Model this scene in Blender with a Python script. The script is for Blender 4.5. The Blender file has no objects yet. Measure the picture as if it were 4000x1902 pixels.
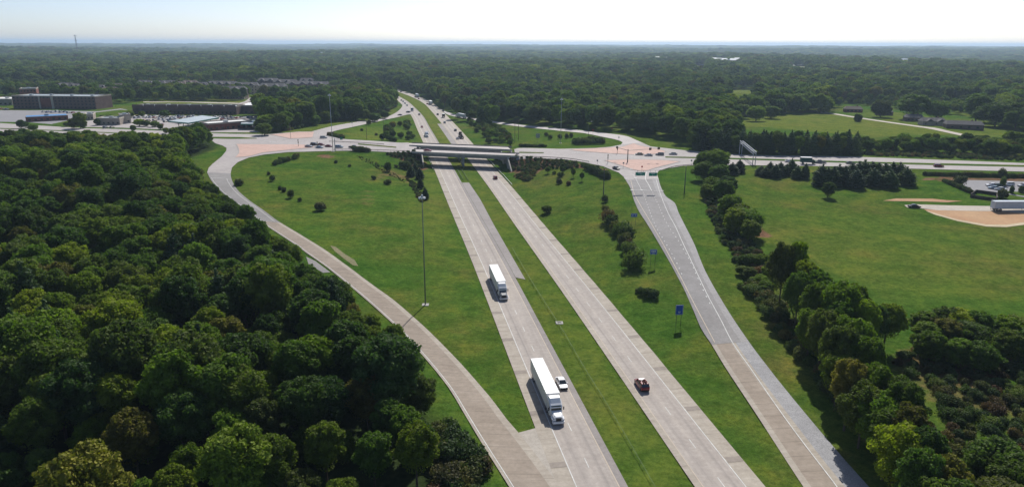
import bpy, bmesh, math, random
import numpy as np
from mathutils import Vector, Matrix
from mathutils.geometry import delaunay_2d_cdt
random.seed(7); RNG = np.random.default_rng(7)
SC = bpy.context.scene; COL = SC.collection
rad = math.radians

# ------------------------------------------------------------------ camera geometry (map reading: image point -> ground point)
F, PITCH, ROLL, HC = 2750., rad(15.86), rad(.215), 70.
_cr, _sr, _cp, _sp = math.cos(ROLL), math.sin(ROLL), math.cos(PITCH), math.sin(PITCH)
def G(px, py, z=0.):
    u = px - 2000; v = py - 951
    u, v = u*_cr + v*_sr, -u*_sr + v*_cr
    dy = F*_cp - v*_sp; dz = -(F*_sp + v*_cp)
    t = (z - HC)/dz
    return (u*t, dy*t)
def project(x, y, z):
    z = z - HC
    d = y*_cp - z*_sp; v = -(y*_sp + z*_cp); u = x
    d = np.maximum(d, 1e-3)
    u = u*F/d; v = v*F/d
    return 2000 + u*_cr - v*_sr, 951 + u*_sr + v*_cr
def tab(t, x): return float(np.interp(x, [a for a, b in t], [b for a, b in t]))
def catmull(pts, step=4.):
    P = np.array(pts, float); n = len(P)
    if n < 3:
        out = []
        L = np.linalg.norm(P[1]-P[0]); k = max(1, int(L/step))
        return np.array([P[0] + (P[1]-P[0])*i/k for i in range(k+1)])
    out = []
    for i in range(n-1):
        p0 = P[i-1] if i > 0 else 2*P[0]-P[1]; p1 = P[i]; p2 = P[i+1]
        p3 = P[i+2] if i+2 < n else 2*P[-1]-P[-2]
        k = max(1, int(np.linalg.norm(p2-p1)/step))
        m1 = (p2-p0)/2; m2 = (p3-p1)/2
        L = np.linalg.norm(p2-p1)
        for m in (m1, m2):
            l = np.linalg.norm(m)
            if l > L: m *= L/l
        for j in range(k):
            t = j/k
            out.append((2*t**3-3*t*t+1)*p1 + (t**3-2*t*t+t)*m1 + (-2*t**3+3*t*t)*p2 + (t**3-t*t)*m2)
    out.append(P[-1]); return np.array(out)
def resample(P, n):
    P = np.asarray(P); d = np.r_[0, np.cumsum(np.linalg.norm(np.diff(P[:, :2], axis=0), axis=1))]
    s = np.linspace(0, d[-1], n)
    return np.stack([np.interp(s, d, P[:, k]) for k in range(P.shape[1])], 1)
def inpoly(X, Y, poly):
    poly = np.asarray(poly)[:, :2]; X = np.asarray(X); Y = np.asarray(Y)
    r = np.zeros(X.shape, bool)
    m = (X >= poly[:, 0].min()) & (X <= poly[:, 0].max()) & (Y >= poly[:, 1].min()) & (Y <= poly[:, 1].max())
    xs = X[m]; ys = Y[m]; rr = np.zeros(xs.shape, bool)
    for (x1, y1), (x2, y2) in zip(poly, np.roll(poly, -1, 0)):
        if y1 == y2: continue
        c = ((y1 > ys) != (y2 > ys)) & (xs < (x2-x1)*(ys-y1)/(y2-y1)+x1)
        rr ^= c
    r[m] = rr; return r
def pw(pts, z=0.):
    """image points (px, py[, z]) -> world (x, y, z)"""
    out = []
    for p in pts:
        zz = p[2] if len(p) > 2 else (z(p[0], p[1]) if callable(z) else z)
        x, y = G(p[0], p[1], zz); out.append((x, y, zz))
    return np.array(out)

# ------------------------------------------------------------------ materials
def newmat(name):
    m = bpy.data.materials.new(name); m.use_nodes = True
    nt = m.node_tree; b = nt.nodes['Principled BSDF']
    b.inputs['Specular IOR Level'].default_value = .3
    return m, nt, b
def N(nt, t, **kw):
    n = nt.nodes.new(t)
    for k, v in kw.items():
        if k.startswith('i_'): n.inputs[k[2:].replace('_', ' ')].default_value = v
        else: setattr(n, k, v)
    return n
def noise(nt, scale, detail=3, rough=.6, vec=None):
    n = N(nt, 'ShaderNodeTexNoise'); n.inputs['Scale'].default_value = scale
    n.inputs['Detail'].default_value = detail; n.inputs['Roughness'].default_value = rough
    if vec is not None: nt.links.new(vec, n.inputs['Vector'])
    return n.outputs['Fac']
def ramp(nt, fac, stops):
    r = N(nt, 'ShaderNodeValToRGB'); e = r.color_ramp.elements
    while len(e) < len(stops): e.new(.5)
    for el, (p, c) in zip(e, stops): el.position = p; el.color = (*c, 1)
    nt.links.new(fac, r.inputs['Fac']); return r.outputs['Color']
def mix(nt, fac, a, b, mode='MIX'):
    m = N(nt, 'ShaderNodeMix', data_type='RGBA', blend_type=mode)
    for s, v in ((m.inputs[0], fac), (m.inputs[6], a), (m.inputs[7], b)):
        if hasattr(v, 'links') or isinstance(v, bpy.types.NodeSocket): nt.links.new(v, s)
        elif isinstance(v, (int, float)): s.default_value = v
        else: s.default_value = (*v, 1)
    return m.outputs[2]
def math_n(nt, op, a, b=None):
    m = N(nt, 'ShaderNodeMath', operation=op)
    for s, v in zip(m.inputs, (a, b)):
        if v is None: continue
        if isinstance(v, (int, float)): s.default_value = v
        else: nt.links.new(v, s)
    return m.outputs[0]
def objcoord(nt): return N(nt, 'ShaderNodeNewGeometry').outputs['Position']
def plain(name, col, rough=.6, metal=0., var=.12, scale=1.5, spec=.3):
    m, nt, b = newmat(name)
    f = noise(nt, scale, 4, .6, N(nt, 'ShaderNodeTexCoord').outputs['Object'])
    c = ramp(nt, f, [(.3, tuple(x*(1-var) for x in col)), (.7, tuple(min(1, x*(1+var)) for x in col))])
    nt.links.new(c, b.inputs['Base Color']); b.inputs['Roughness'].default_value = rough
    b.inputs['Metallic'].default_value = metal; b.inputs['Specular IOR Level'].default_value = spec
    return m
M = {}
M['paint_line'] = plain('worn_white_marking', (.62, .62, .59), .8, var=.18, scale=.8)
M['paint_yellow'] = plain('faded_yellow_marking', (.52, .44, .34), .8, var=.15, scale=.8)
M['steel'] = plain('galvanised_steel', (.42, .44, .45), .45, .5)
M['dark_steel'] = plain('weathered_steel', (.10, .105, .10), .5, .4)
M['white'] = plain('white_paint', (.78, .78, .76), .4, var=.04)
M['sign_green'] = plain('sign_green', (.0, .24, .14), .35, var=.05)
M['sign_blue'] = plain('sign_blue', (.014, .085, .40), .35, var=.06)
M['sign_white'] = plain('sign_white', (.7, .72, .72), .35, var=.03)
M['sign_back'] = plain('sign_back', (.35, .36, .36), .5, .4)
M['sign_red'] = plain('sign_red', (.5, .03, .02), .5, var=.05)
M['wood'] = plain('weathered_pole_wood', (.14, .10, .075), .9)
M['mast_green'] = plain('mast_green_grey', (.17, .20, .17), .5, .3)
M['parapet'] = plain('shade_dark_parapet', (.17, .16, .15), .9, var=.25, scale=.6)  # concrete darkened in its colour to stand for the shaded face
M['girder'] = plain('girder_concrete', (.24, .235, .225), .85, var=.2, scale=.5)
M['kerb'] = plain('concrete_kerb', (.33, .31, .29), .85, var=.15)
M['bark'] = plain('bark', (.10, .075, .055), .95, var=.3)
M['tyre'] = plain('tyre_rubber', (.02, .02, .02), .85)
M['black'] = plain('black_trim', (.018, .018, .02), .5)
M['chrome'] = plain('bright_metal', (.6, .61, .62), .25, .9, .05)
M['lamp_glass'] = plain('headlight_glass', (.7, .72, .75), .15, var=.03, spec=.6)
M['tail'] = plain('tail_light_red', (.4, .02, .015), .3, var=.05)
M['glass'] = plain('tinted_glass', (.02, .026, .03), .08, var=.1, spec=.8)
M['window_dark'] = plain('window_dark', (.03, .035, .04), .15, var=.2, spec=.6)
M['signal_yellow'] = plain('signal_housing', (.08, .07, .03), .6)
M['rust_load'] = plain('rusty_load', (.16, .045, .03), .85, var=.5, scale=4)
M['pavers'] = None
def carpaint(n, c): 
    m, nt, b = newmat('paint_'+n); b.inputs['Base Color'].default_value = (*c, 1); b.inputs['Roughness'].default_value = .3
    b.inputs['Coat Weight'].default_value = .6; b.inputs['Coat Roughness'].default_value = .06; return m
PAINT = {k: carpaint(k, c) for k, c in dict(white=(.78, .78, .77), silver=(.42, .43, .44), grey=(.16, .17, .18), black=(.02, .02, .022),
    red=(.30, .015, .02), dark_red=(.24, .022, .02), blue=(.03, .06, .16), green=(.03, .07, .045), tan=(.34, .29, .21), navy=(.02, .03, .07), light_blue=(.28, .36, .42)).items()}

def road_mat(name, base, alt, track=0., tan_fac=.0, joint=0., spec=.25, speck=0.):
    """u (UV.x) = metres across, v (UV.y) = metres along"""
    m, nt, b = newmat(name); pos = objcoord(nt)
    big = noise(nt, .035, 4, .6, pos); fine = noise(nt, 1.1, 5, .7, pos)
    c = ramp(nt, big, [(.3, base), (.7, alt)])
    fv = ramp(nt, fine, [(.25, (.80, .80, .80)), (.75, (1.12, 1.12, 1.12))])
    c = mix(nt, 1., c, fv, 'MULTIPLY')
    med = noise(nt, .25, 3, .5, pos)
    c = mix(nt, 1., c, ramp(nt, med, [(.3, (.92, .915, .91)), (.7, (1.05, 1.05, 1.05))]), 'MULTIPLY')
    uv = N(nt, 'ShaderNodeUVMap'); sep = N(nt, 'ShaderNodeSeparateXYZ'); nt.links.new(uv.outputs[0], sep.inputs[0])
    if track:
        # dark streaks where wheels and dripping oil run in each 3.6 m lane
        lane = math_n(nt, 'FRACT', math_n(nt, 'DIVIDE', sep.outputs[0], 3.6))
        w = math_n(nt, 'MULTIPLY', lane, 2*math.pi)
        cx = N(nt, 'ShaderNodeCombineXYZ'); nt.links.new(math_n(nt, 'MULTIPLY', sep.outputs[0], 1.3), cx.inputs[0]); nt.links.new(math_n(nt, 'MULTIPLY', sep.outputs[1], .012), cx.inputs[1])
        st = noise(nt, 1.0, 4, .6, cx.outputs[0])
        band = ramp(nt, lane, [(.0, (.0,)*3), (.18, (.35,)*3), (.36, (.35,)*3), (.52, (1,)*3), (.66, (.55,)*3), (.8, (.45,)*3), (1, (0,)*3)])
        bw = N(nt, 'ShaderNodeRGBToBW'); nt.links.new(band, bw.inputs[0])
        a = math_n(nt, 'MULTIPLY', bw.outputs[0], math_n(nt, 'MULTIPLY', ramp_v(nt, st, .2, .8), track))
        c = mix(nt, a, c, (base[0]*.42, base[1]*.43, base[2]*.47))
    if joint:
        fr = math_n(nt, 'FRACT', math_n(nt, 'DIVIDE', sep.outputs[1], joint))
        j = math_n(nt, 'LESS_THAN', fr, .12/joint*2)
        c = mix(nt, math_n(nt, 'MULTIPLY', j, .35), c, (base[0]*.5, base[1]*.5, base[2]*.5))
        # streaky transverse stains slab by slab
        vo = N(nt, 'ShaderNodeCombineXYZ'); nt.links.new(math_n(nt, 'MULTIPLY', sep.outputs[0], .12), vo.inputs[0]); nt.links.new(math_n(nt, 'MULTIPLY', sep.outputs[1], .8), vo.inputs[1])
        s2 = noise(nt, 1., 3, .6, vo.outputs[0])
        c = mix(nt, 1., c, ramp(nt, s2, [(.3, (.86, .85, .83)), (.7, (1.04, 1.04, 1.04))]), 'MULTIPLY')
    if speck:
        g = noise(nt, 5., 2, .8, pos)
        c = mix(nt, 1., c, ramp(nt, g, [(.35, (1-speck,)*3), (.65, (1+speck,)*3)]), 'MULTIPLY')
    nt.links.new(c, b.inputs['Base Color']); b.inputs['Roughness'].default_value = .88; b.inputs['Specular IOR Level'].default_value = spec
    return m
def ramp_v(nt, f, a, b):
    mr = N(nt, 'ShaderNodeMapRange'); mr.inputs[1].default_value = a; mr.inputs[2].default_value = b; nt.links.new(f, mr.inputs[0]); return mr.outputs[0]
M['lane'] = road_mat('travel_lane_concrete', (.405, .360, .318), (.45, .40, .352), track=.7)
M['shoulder'] = road_mat('shoulder_concrete', (.38, .335, .28), (.44, .395, .33), joint=9.)
M['darkshoulder'] = road_mat('shoulder_asphalt_old', (.26, .235, .22), (.31, .285, .265))
M['asphalt'] = road_mat('ramp_asphalt', (.235, .225, .218), (.29, .278, .268), track=0., speck=.12)
M['asphalt2'] = road_mat('pullout_asphalt', (.27, .245, .23), (.32, .295, .275), speck=.12)
M['crossroad'] = road_mat('crossroad_surface', (.36, .33, .315), (.42, .385, .365))
M['deck'] = road_mat('bridge_deck_concrete', (.47, .43, .41), (.52, .48, .455))
M['rampconc'] = road_mat('ramp_concrete_brown', (.30, .25, .20), (.355, .30, .245), joint=4.5)
M['gravel'] = road_mat('grey_gravel', (.27, .27, .275), (.35, .345, .345), speck=.22)
M['dirtroad'] = road_mat('pale_gravel_track', (.42, .37, .31), (.48, .43, .36), speck=.15)
M['clay'] = road_mat('tan_clay', (.36, .18, .085), (.46, .29, .15), speck=.12)
M['straw'] = road_mat('straw_mulch', (.45, .36, .22), (.52, .44, .29), speck=.12)
M['bare'] = road_mat('thin_straw_on_grass', (.11, .12, .04), (.24, .20, .11), speck=.5)
M['parking'] = road_mat('parking_asphalt', (.24, .235, .245), (.28, .275, .28), speck=.05)
M['pink'] = road_mat('pink_pavers', (.50, .335, .275), (.56, .39, .325), speck=.08)
M['concrete'] = plain('bridge_concrete', (.36, .345, .32), .85, var=.15, scale=.4)
M['wallconc'] = plain('retaining_wall_concrete', (.42, .39, .33), .9, var=.15, scale=.4)
M['gorec'] = road_mat('gore_concrete', (.37, .335, .285), (.44, .40, .345), speck=.08)
M['gravel2'] = road_mat('tar_and_gravel_shoulder', (.28, .27, .265), (.36, .35, .34), speck=.16)
M['mulch'] = road_mat('red_mulch', (.13, .075, .05), (.20, .12, .08), speck=.3)

def foliage(name, stops, trans=.25, clump=.55):
    m, nt, b = newmat(name); oi = N(nt, 'ShaderNodeObjectInfo')
    c = ramp(nt, oi.outputs['Random'], stops)
    tc = N(nt, 'ShaderNodeTexCoord').outputs['Object']
    reg = noise(nt, .0065, 4, .6, oi.outputs['Location'])
    c = mix(nt, 1., c, ramp(nt, reg, [(.32, (.62, .70, .80)), (.48, (1, 1, 1)), (.64, (1.45, 1.3, .95))]), 'MULTIPLY')
    c = mix(nt, 1., c, ramp(nt, math_n(nt, 'FRACT', math_n(nt, 'MULTIPLY', oi.outputs['Random'], 17.3)), [(0, (.65, .7, .7)), (1, (1.3, 1.25, 1.15))]), 'MULTIPLY')
    n1 = noise(nt, clump, 3, .6, tc)
    c = mix(nt, 1., c, ramp(nt, n1, [(.3, (.68, .74, .8)), (.7, (1.35, 1.25, 1.1))]), 'MULTIPLY')
    nt.links.new(c, b.inputs['Base Color']); b.inputs['Roughness'].default_value = .75; b.inputs['Specular IOR Level'].default_value = .2
    t = N(nt, 'ShaderNodeBsdfTranslucent'); nt.links.new(mix(nt, 1., c, (1.1, 1.3, .6), 'MULTIPLY'), t.inputs[0])
    ms = N(nt, 'ShaderNodeMixShader'); ms.inputs[0].default_value = trans
    nt.links.new(b.outputs[0], ms.inputs[1]); nt.links.new(t.outputs[0], ms.inputs[2])
    nt.links.new(ms.outputs[0], nt.nodes['Material Output'].inputs[0]); return m
M['leaf'] = foliage('broadleaf_foliage', [(0, (0.059, 0.112, 0.025)), (.18, (0.088, 0.158, 0.020)), (.34, (0.134, 0.204, 0.015)), (.44, (0.055, 0.104, 0.030)), (.58, (0.173, 0.220, 0.015)), (.68, (0.073, 0.125, 0.026)), (.80, (0.114, 0.171, 0.020)), (.92, (0.088, 0.118, 0.028)), (.985, (0.154, 0.140, 0.030))], .4)
M['leaf_yellow'] = foliage('yellowing_foliage', [(0, (.20, .20, .026)), (1, (.21, .20, .026))])
M['leaf_lime'] = foliage('lime_foliage', [(0, (.14, .21, .02)), (1, (.16, .22, .022))])
M['needle'] = foliage('conifer_foliage', [(0, (.034, .068, .034)), (.5, (.046, .084, .034)), (1, (.060, .100, .034))], .2)
M['shrub'] = foliage('shrub_foliage', [(0, (.050, .084, .036)), (.5, (.074, .112, .038)), (.8, (.092, .110, .040)), (1, (.10, .094, .046))], .25, 1.5)
M['scrub'] = foliage('scrub_foliage', [(0, (.06, .10, .030)), (.35, (.085, .13, .032)), (.65, (.12, .12, .042)), (.88, (.12, .080, .045)), (1, (.10, .060, .040))], .3, 1.)

# ------------------------------------------------------------------ mesh helpers
def mesh_from(name, V, Fc, mats, uv=None, smooth=False):
    me = bpy.data.meshes.new(name); me.from_pydata([tuple(map(float, v)) for v in V], [], [tuple(map(int, f)) for f in Fc])
    for m in (mats if isinstance(mats, (list, tuple)) else [mats]): me.materials.append(m)
    if uv is not None:
        l = me.uv_layers.new(name='UVMap'); vi = np.empty(len(me.loops), np.int32); me.loops.foreach_get('vertex_index', vi)
        l.data.foreach_set('uv', np.asarray(uv, np.float32)[vi].ravel())
    if smooth: me.polygons.foreach_set('use_smooth', np.ones(len(me.polygons), bool))
    me.update(); return me
def add(name, me, parent=None, loc=None, rz=0., **props):
    o = bpy.data.objects.new(name, me); COL.objects.link(o)
    if parent is not None: o.parent = parent
    if loc is not None: o.location = loc
    if rz: o.rotation_euler = (0, 0, rz)
    for k, v in props.items(): o[k] = v
    return o
def empty(name, loc, rz=0., label=None, cat=None, group=None):
    o = bpy.data.objects.new(name, None); COL.objects.link(o); o.location = loc; o.rotation_euler = (0, 0, rz)
    o.empty_display_size = .5
    if label: o['label'] = label
    if cat: o['category'] = cat
    if group: o['group'] = group
    return o
class MB:
    def __init__(s): s.v = []; s.f = []; s.m = []
    def addm(s, V, Fc, mi=0):
        b = len(s.v); s.v += [tuple(v) for v in V]; s.f += [tuple(i+b for i in f) for f in Fc]; s.m += [mi]*len(Fc); return s
    def box(s, x0, x1, y0, y1, z0, z1, mi=0, taper=0.):
        t = taper
        V = [(x0, y0, z0), (x1, y0, z0), (x1, y1, z0), (x0, y1, z0), (x0+t, y0+t, z1), (x1-t, y0+t, z1), (x1-t, y1-t, z1), (x0+t, y1-t, z1)]
        return s.addm(V, [(0, 3, 2, 1), (4, 5, 6, 7), (0, 1, 5, 4), (1, 2, 6, 5), (2, 3, 7, 6), (3, 0, 4, 7)], mi)
    def tube(s, p, q, r0, r1=None, n=8, mi=0):
        r1 = r0 if r1 is None else r1
        p = Vector(p); q = Vector(q); d = (q-p).normalized()
        a = d.orthogonal().normalized(); b = d.cross(a)
        V = []
        for c, r in ((p, r0), (q, r1)):
            for i in range(n):
                t = 2*math.pi*i/n; V.append(c + a*math.cos(t)*r + b*math.sin(t)*r)
        Fc = [(i, (i+1) % n, n+(i+1) % n, n+i) for i in range(n)] + [tuple(range(n))[::-1], tuple(range(n, 2*n))]
        return s.addm(V, Fc, mi)
    def loft(s, secs, mi=0):
        """secs: list of closed rings (same count) of (x,y,z)"""
        n = len(secs[0]); V = [p for r in secs for p in r]; Fc = []
        for k in range(len(secs)-1):
            for i in range(n):
                j = (i+1) % n; Fc.append((k*n+i, k*n+j, (k+1)*n+j, (k+1)*n+i))
        Fc.append(tuple(range(n))[::-1]); Fc.append(tuple(range((len(secs)-1)*n, len(secs)*n)))
        return s.addm(V, Fc, mi)
    def mesh(s, name, mats, smooth=False):
        me = bpy.data.meshes.new(name); me.from_pydata([tuple(map(float, v)) for v in s.v], [], s.f)
        for m in (mats if isinstance(mats, (list, tuple)) else [mats]): me.materials.append(m)
        me.polygons.foreach_set('material_index', s.m)
        if smooth: me.polygons.foreach_set('use_smooth', [True]*len(s.f))
        bm = bmesh.new(); bm.from_mesh(me); bmesh.ops.recalc_face_normals(bm, faces=bm.faces); bm.to_mesh(me); bm.free()
        me.update(); return me

# ------------------------------------------------------------------ road map (image points, then z)
ZL = [(682, 7.5), (787, 6.2), (865, 5.2), (974, 4), (1090, 2.6), (1245, 1.2), (1350, .5), (1450, 0)]
ZR = [(700, 7.5), (780, 6.7), (950, 5), (1117, 3.5), (1280, 2), (1425, 1), (1640, .3), (1750, 0)]
zl = lambda x, y: tab(ZL, y); zr = lambda x, y: tab(ZR, y)
znw = lambda x, y: tab([(1535, 0.2), (1560, .0)], x) if x > 1535 else tab([(1290, 7.5), (1388, 5.5), (1466, 3.0), (1535, .8)], x)
zne = lambda x, y: tab([(1776, 0), (1900, 1.2), (2054, 3.6), (2194, 5.6), (2291, 6.7), (2420, 7.5)], x)
Z7 = 7.5
# interstate, world coordinates (x of a reference line against y)
R1 = [(40, 21.0), (70, 15.9), (100.3, 10.6), (115.6, 8.0), (156.4, 1.1), (212, -8.3), (246, -14.3), (273, -19.2), (320, -27.6), (396, -41.0), (512, -61.8), (607, -79.2), (690, -94.0), (752, -107), (882, -137), (964, -160), (1020, -179), (1100, -212), (1200, -262)]
R2 = [(40, 40.0), (70, 35.2), (100.4, 30.2), (146, 22.8), (183, 16.7), (217, 10.9), (247, 5.7), (273, 1.2), (305, -4.2), (351, -12.0), (392, -19.3), (504, -39.3), (608, -58.0), (742, -83.0), (867, -108.5), (974, -139), (1065, -170), (1099, -184), (1200, -232)]
def roadline(R, off):
    P = catmull([(x, y) for y, x in R], 4.); P = resample(P, 300)
    for _ in range(6): P[1:-1] = (P[:-2]+2*P[1:-1]+P[2:])/4
    T = np.gradient(P, axis=0); T /= np.linalg.norm(T, axis=1)[:, None]
    Nn = np.stack([T[:, 1], -T[:, 0]], 1)
    return P + Nn*off
def cut(P, y0, y1): P = np.asarray(P); return P[(P[:, 1] >= y0) & (P[:, 1] <= y1)]

W_UP = [(-150, 478), (0, 482), (330, 502), (485, 505.6), (652, 513), (815, 521), (900, 524), (1050, 525.5), (1166, 515), (1217, 515), (1279, 529), (1330, 542.5), (1388, 546.5), (1582, 556), (1640, 559)]
W_LO = [(1628, 598), (1500, 593), (1400, 589), (1305, 590), (1127, 595), (1030, 605), (972, 616.5), (929, 634), (906, 655), (901, 678), (809, 674), (815, 656), (831, 640), (866, 612), (884, 590), (885, 579), (870, 570), (840, 560), (823, 545), (700, 541), (500, 537), (300, 530), (0, 520), (-150, 514)]
E_UP = [(1995, 575), (2183, 582), (2324, 579), (2383, 574.5), (2425, 566), (2510, 559), (2541, 573), (2666, 587), (2743, 594.7), (2852, 602.5), (3000, 609), (3322, 612.6), (3582, 622), (4000, 638), (4250, 648)]
E_LO = [(4250, 681), (4000, 671), (3543, 659), (3217, 649.5), (2900, 646), (2734, 644.4), (2666, 649), (2600, 660), (2573, 668), (2566, 680), (2573, 700), (2446, 704), (2436, 689), (2417, 674), (2355, 649), (2262, 630), (2200, 622), (2100, 617), (1984, 613.4)]
west_poly = pw(W_UP+W_LO, Z7); east_poly = pw(E_UP+E_LO, Z7)
LR_L = pw([(809, 674), (819, 694), (831, 713), (873, 756), (937, 803), (1030, 874), (1073, 903), (1167, 965), (1194, 986), (1287, 1052), (1438, 1178), (1560, 1290), (1660, 1400), (1750, 1512), (1815.5, 1620), (1883, 1733), (1989, 1902), (2080, 2050)], zl)
LR_R = pw([(901, 678), (903, 695), (912, 718), (933, 748), (979, 787), (1030, 822), (1088, 865), (1166, 911.5), (1267, 973.6), (1330, 1018), (1427, 1090), (1543, 1175), (1621, 1243), (1699, 1315), (1804, 1425), (1919, 1557), (1978, 1636), (2025, 1690), (2150, 1850), (2290, 2050)], zl)
RR_L = pw([(2446, 704), (2464, 739), (2476, 779.5), (2495, 823), (2532, 880), (2574.5, 950), (2668, 1117), (2737.6, 1280), (2776, 1338), (2827, 1425), (2967, 1638), (3138, 1902), (3230, 2040)], zr)
RR_R = pw([(2573, 700), (2579, 723.6), (2600.6, 767), (2634.8, 792), (2650, 829), (2675, 880), (2710.4, 950), (2757, 1062.6), (2834.6, 1198.4), (2931, 1345), (3021, 1462.7), (3133.7, 1602), (3300, 1800.6), (3392, 1902), (3500, 2030)], zr)
NW_U = pw([(1217, 515), (1299, 492), (1388, 476.6), (1493, 461), (1536, 447), (1559, 432), (1572, 414), (1567, 402), (1559, 389)], znw)
NW_L = pw([(1279, 529), (1306, 513.5), (1388, 496), (1466, 478.5), (1543, 462), (1590, 449), (1609, 447), (1606, 430), (1585, 400)], znw)
NE_U = pw([(1718, 425), (1740, 436), (1776, 447.5), (1854, 464), (1951, 478), (2054, 491), (2194, 503), (2291, 512), (2349, 519), (2439, 530), (2485, 548), (2510, 559)], zne)
NE_L = pw([(1737, 442), (1752, 450), (1776, 456), (1854, 470), (1951, 485), (2054, 497.5), (2190, 512), (2279, 521), (2349, 535), (2404, 546), (2431, 556), (2425, 566)], zne)

# ------------------------------------------------------------------ terrain: a membrane stretched between the roads
X0, X1, Y0, Y1, DS = -660., 500., 45., 1160., 3.
nx = int((X1-X0)/DS)+1; ny = int((Y1-Y0)/DS)+1
gx = X0 + DS*np.arange(nx); gy = Y0 + DS*np.arange(ny); GX, GY = np.meshgrid(gx, gy)
FZ = np.full(GX.shape, np.nan)
def fix(poly, z): FZ[inpoly(GX, GY, poly)] = z
def fixstrip(A, B, k=80):
    A = resample(catmull(A), k); B = resample(catmull(B), k)
    for i in range(k-1):
        fix([A[i], A[i+1], B[i+1], B[i]], float((A[i, 2]+B[i, 2]+A[i+1, 2]+B[i+1, 2])/4))
fixstrip(NW_U, NW_L); fixstrip(NE_U, NE_L); fixstrip(LR_L, LR_R, 160); fixstrip(RR_L, RR_R, 160)
fix(west_poly, Z7); fix(east_poly, Z7)
a = roadline(R1, -4.5); b = roadline(R2, 13.); fix(np.r_[a, b[::-1]], 0.)
WL = lambda y: -49.1 - .177*(y-400)-1.5; WR = lambda y: -1.9 - .177*(y-388)+1.5     # abutment lines
fix([(WL(385), 385), (WL(475), 475), (WR(475), 475), (WR(385), 385)], 0.)
# spot heights (px, py, z)
for px, py, z in [(3900, 1300, 3), (3500, 1000, 4), (3900, 850, 4.5), (3571, 807, 5), (3850, 740, 6.5), (3200, 800, 5), (3700, 1100, 3.5), (3300, 500, 8), (3700, 500, 9), (3900, 540, 9), (3000, 480, 8), (2890, 360, 9),
                  (200, 470, 7.5), (200, 430, 7.5), (600, 470, 7.5), (900, 480, 7.5), (900, 430, 7.5), (700, 400, 7.5), (1100, 400, 7.5), (100, 400, 7.5), (400, 700, 4), (700, 900, 3), (300, 1100, 2), (700, 1500, 1), (1300, 1500, 0.5), (1100, 450, 6.5), (1350, 430, 5),
                  (2300, 400, 6), (2600, 450, 7), (2000, 420, 3), (2700, 520, 7), (3600, 1600, 2), (3900, 1600, 2), (1450, 780, 4.2), (1250, 700, 5.6), (1500, 900, 2.6), (1550, 1100, 1.2), (2250, 800, 3.8), (2450, 950, 3), (2500, 1100, 2), (2650, 1350, .8)]:
    x, y = G(px, py, z); i = int(round((x-X0)/DS)); j = int(round((y-Y0)/DS))
    if 1 < i < nx-2 and 1 < j < ny-2 and np.isnan(FZ[j, i]): FZ[j-1:j+2, i-1:i+2] = np.where(np.isnan(FZ[j-1:j+2, i-1:i+2]), z, FZ[j-1:j+2, i-1:i+2])
FZ[-1, :] = 5; FZ[:, 0] = np.interp(gy, [45, 200, 500, 1160], [1, 2, 7, 6]); FZ[:, -1] = np.interp(gy, [45, 200, 420, 1160], [1.5, 3, 8, 6]); FZ[0, :] = .5
def solve(fz, init, it):
    m = ~np.isnan(fz); h = np.where(m, fz, init)
    for _ in range(it):
        p = np.pad(h, 1, 'edge'); h = np.where(m, fz, (p[:-2, 1:-1]+p[2:, 1:-1]+p[1:-1, :-2]+p[1:-1, 2:])/4)
    return h
def up(h, shape):
    jj = np.linspace(0, h.shape[0]-1, shape[0]); ii = np.linspace(0, h.shape[1]-1, shape[1])
    j0 = np.minimum(jj.astype(int), h.shape[0]-2); i0 = np.minimum(ii.astype(int), h.shape[1]-2); a = (jj-j0)[:, None]; b = (ii-i0)[None]
    return (h[j0][:, i0]*(1-a)*(1-b)+h[j0+1][:, i0]*a*(1-b)+h[j0][:, i0+1]*(1-a)*b+h[j0+1][:, i0+1]*a*b)
H = None
for s in (16, 8, 4, 2, 1):
    fz = FZ[::s, ::s]; H = solve(fz, 5. if H is None else up(H, fz.shape), 600 if s > 1 else 250)
for _ in range(2):
    p = np.pad(H, 1, 'edge'); Hb = (p[:-2, 1:-1]+p[2:, 1:-1]+p[1:-1, :-2]+p[1:-1, 2:]+4*H)/8
    H = Hb
FIX0 = (~np.isnan(FZ))
# keep the abutment step crisp
ms = inpoly(GX, GY, [(WL(385)-9, 385), (WL(475)-9, 475), (WR(475)+9, 475), (WR(385)+9, 385)]) & FIX0
H[ms] = FZ[ms]
def vnoise(x, y, seed=0):
    x = np.asarray(x, float); y = np.asarray(y, float); xi = np.floor(x).astype(np.int64); yi = np.floor(y).astype(np.int64)
    def h(a, b):
        n = (a*374761393 + b*668265263 + seed*982451653) & 0x7fffffff
        n = ((n ^ (n >> 13))*1274126177) & 0x7fffffff
        return ((n ^ (n >> 16)) & 0xffff)/65535.
    fx = x-xi; fy = y-yi; fx = fx*fx*(3-2*fx); fy = fy*fy*(3-2*fy)
    return (h(xi, yi)*(1-fx)*(1-fy)+h(xi+1, yi)*fx*(1-fy)+h(xi, yi+1)*(1-fx)*fy+h(xi+1, yi+1)*fx*fy)
def S(x, y):
    x = np.asarray(x, float); y = np.asarray(y, float)
    u = np.clip((x-X0)/DS, 0, nx-1.001); v = np.clip((y-Y0)/DS, 0, ny-1.001)
    i = u.astype(int); j = v.astype(int); a = u-i; b = v-j
    z = H[j, i]*(1-a)*(1-b)+H[j, i+1]*a*(1-b)+H[j+1, i]*(1-a)*b+H[j+1, i+1]*a*b
    d = np.maximum(np.hypot(x, y)-1250, 0)
    w = np.clip(d/1500, 0, 1)
    hill = (vnoise(x/900+3, y/1400, 5)-.5)*26 + (vnoise(x/330, y/420, 9)-.5)*9 + (vnoise(x/2600, y/3300, 2)-.5)*30
    return z + hill*w
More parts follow.
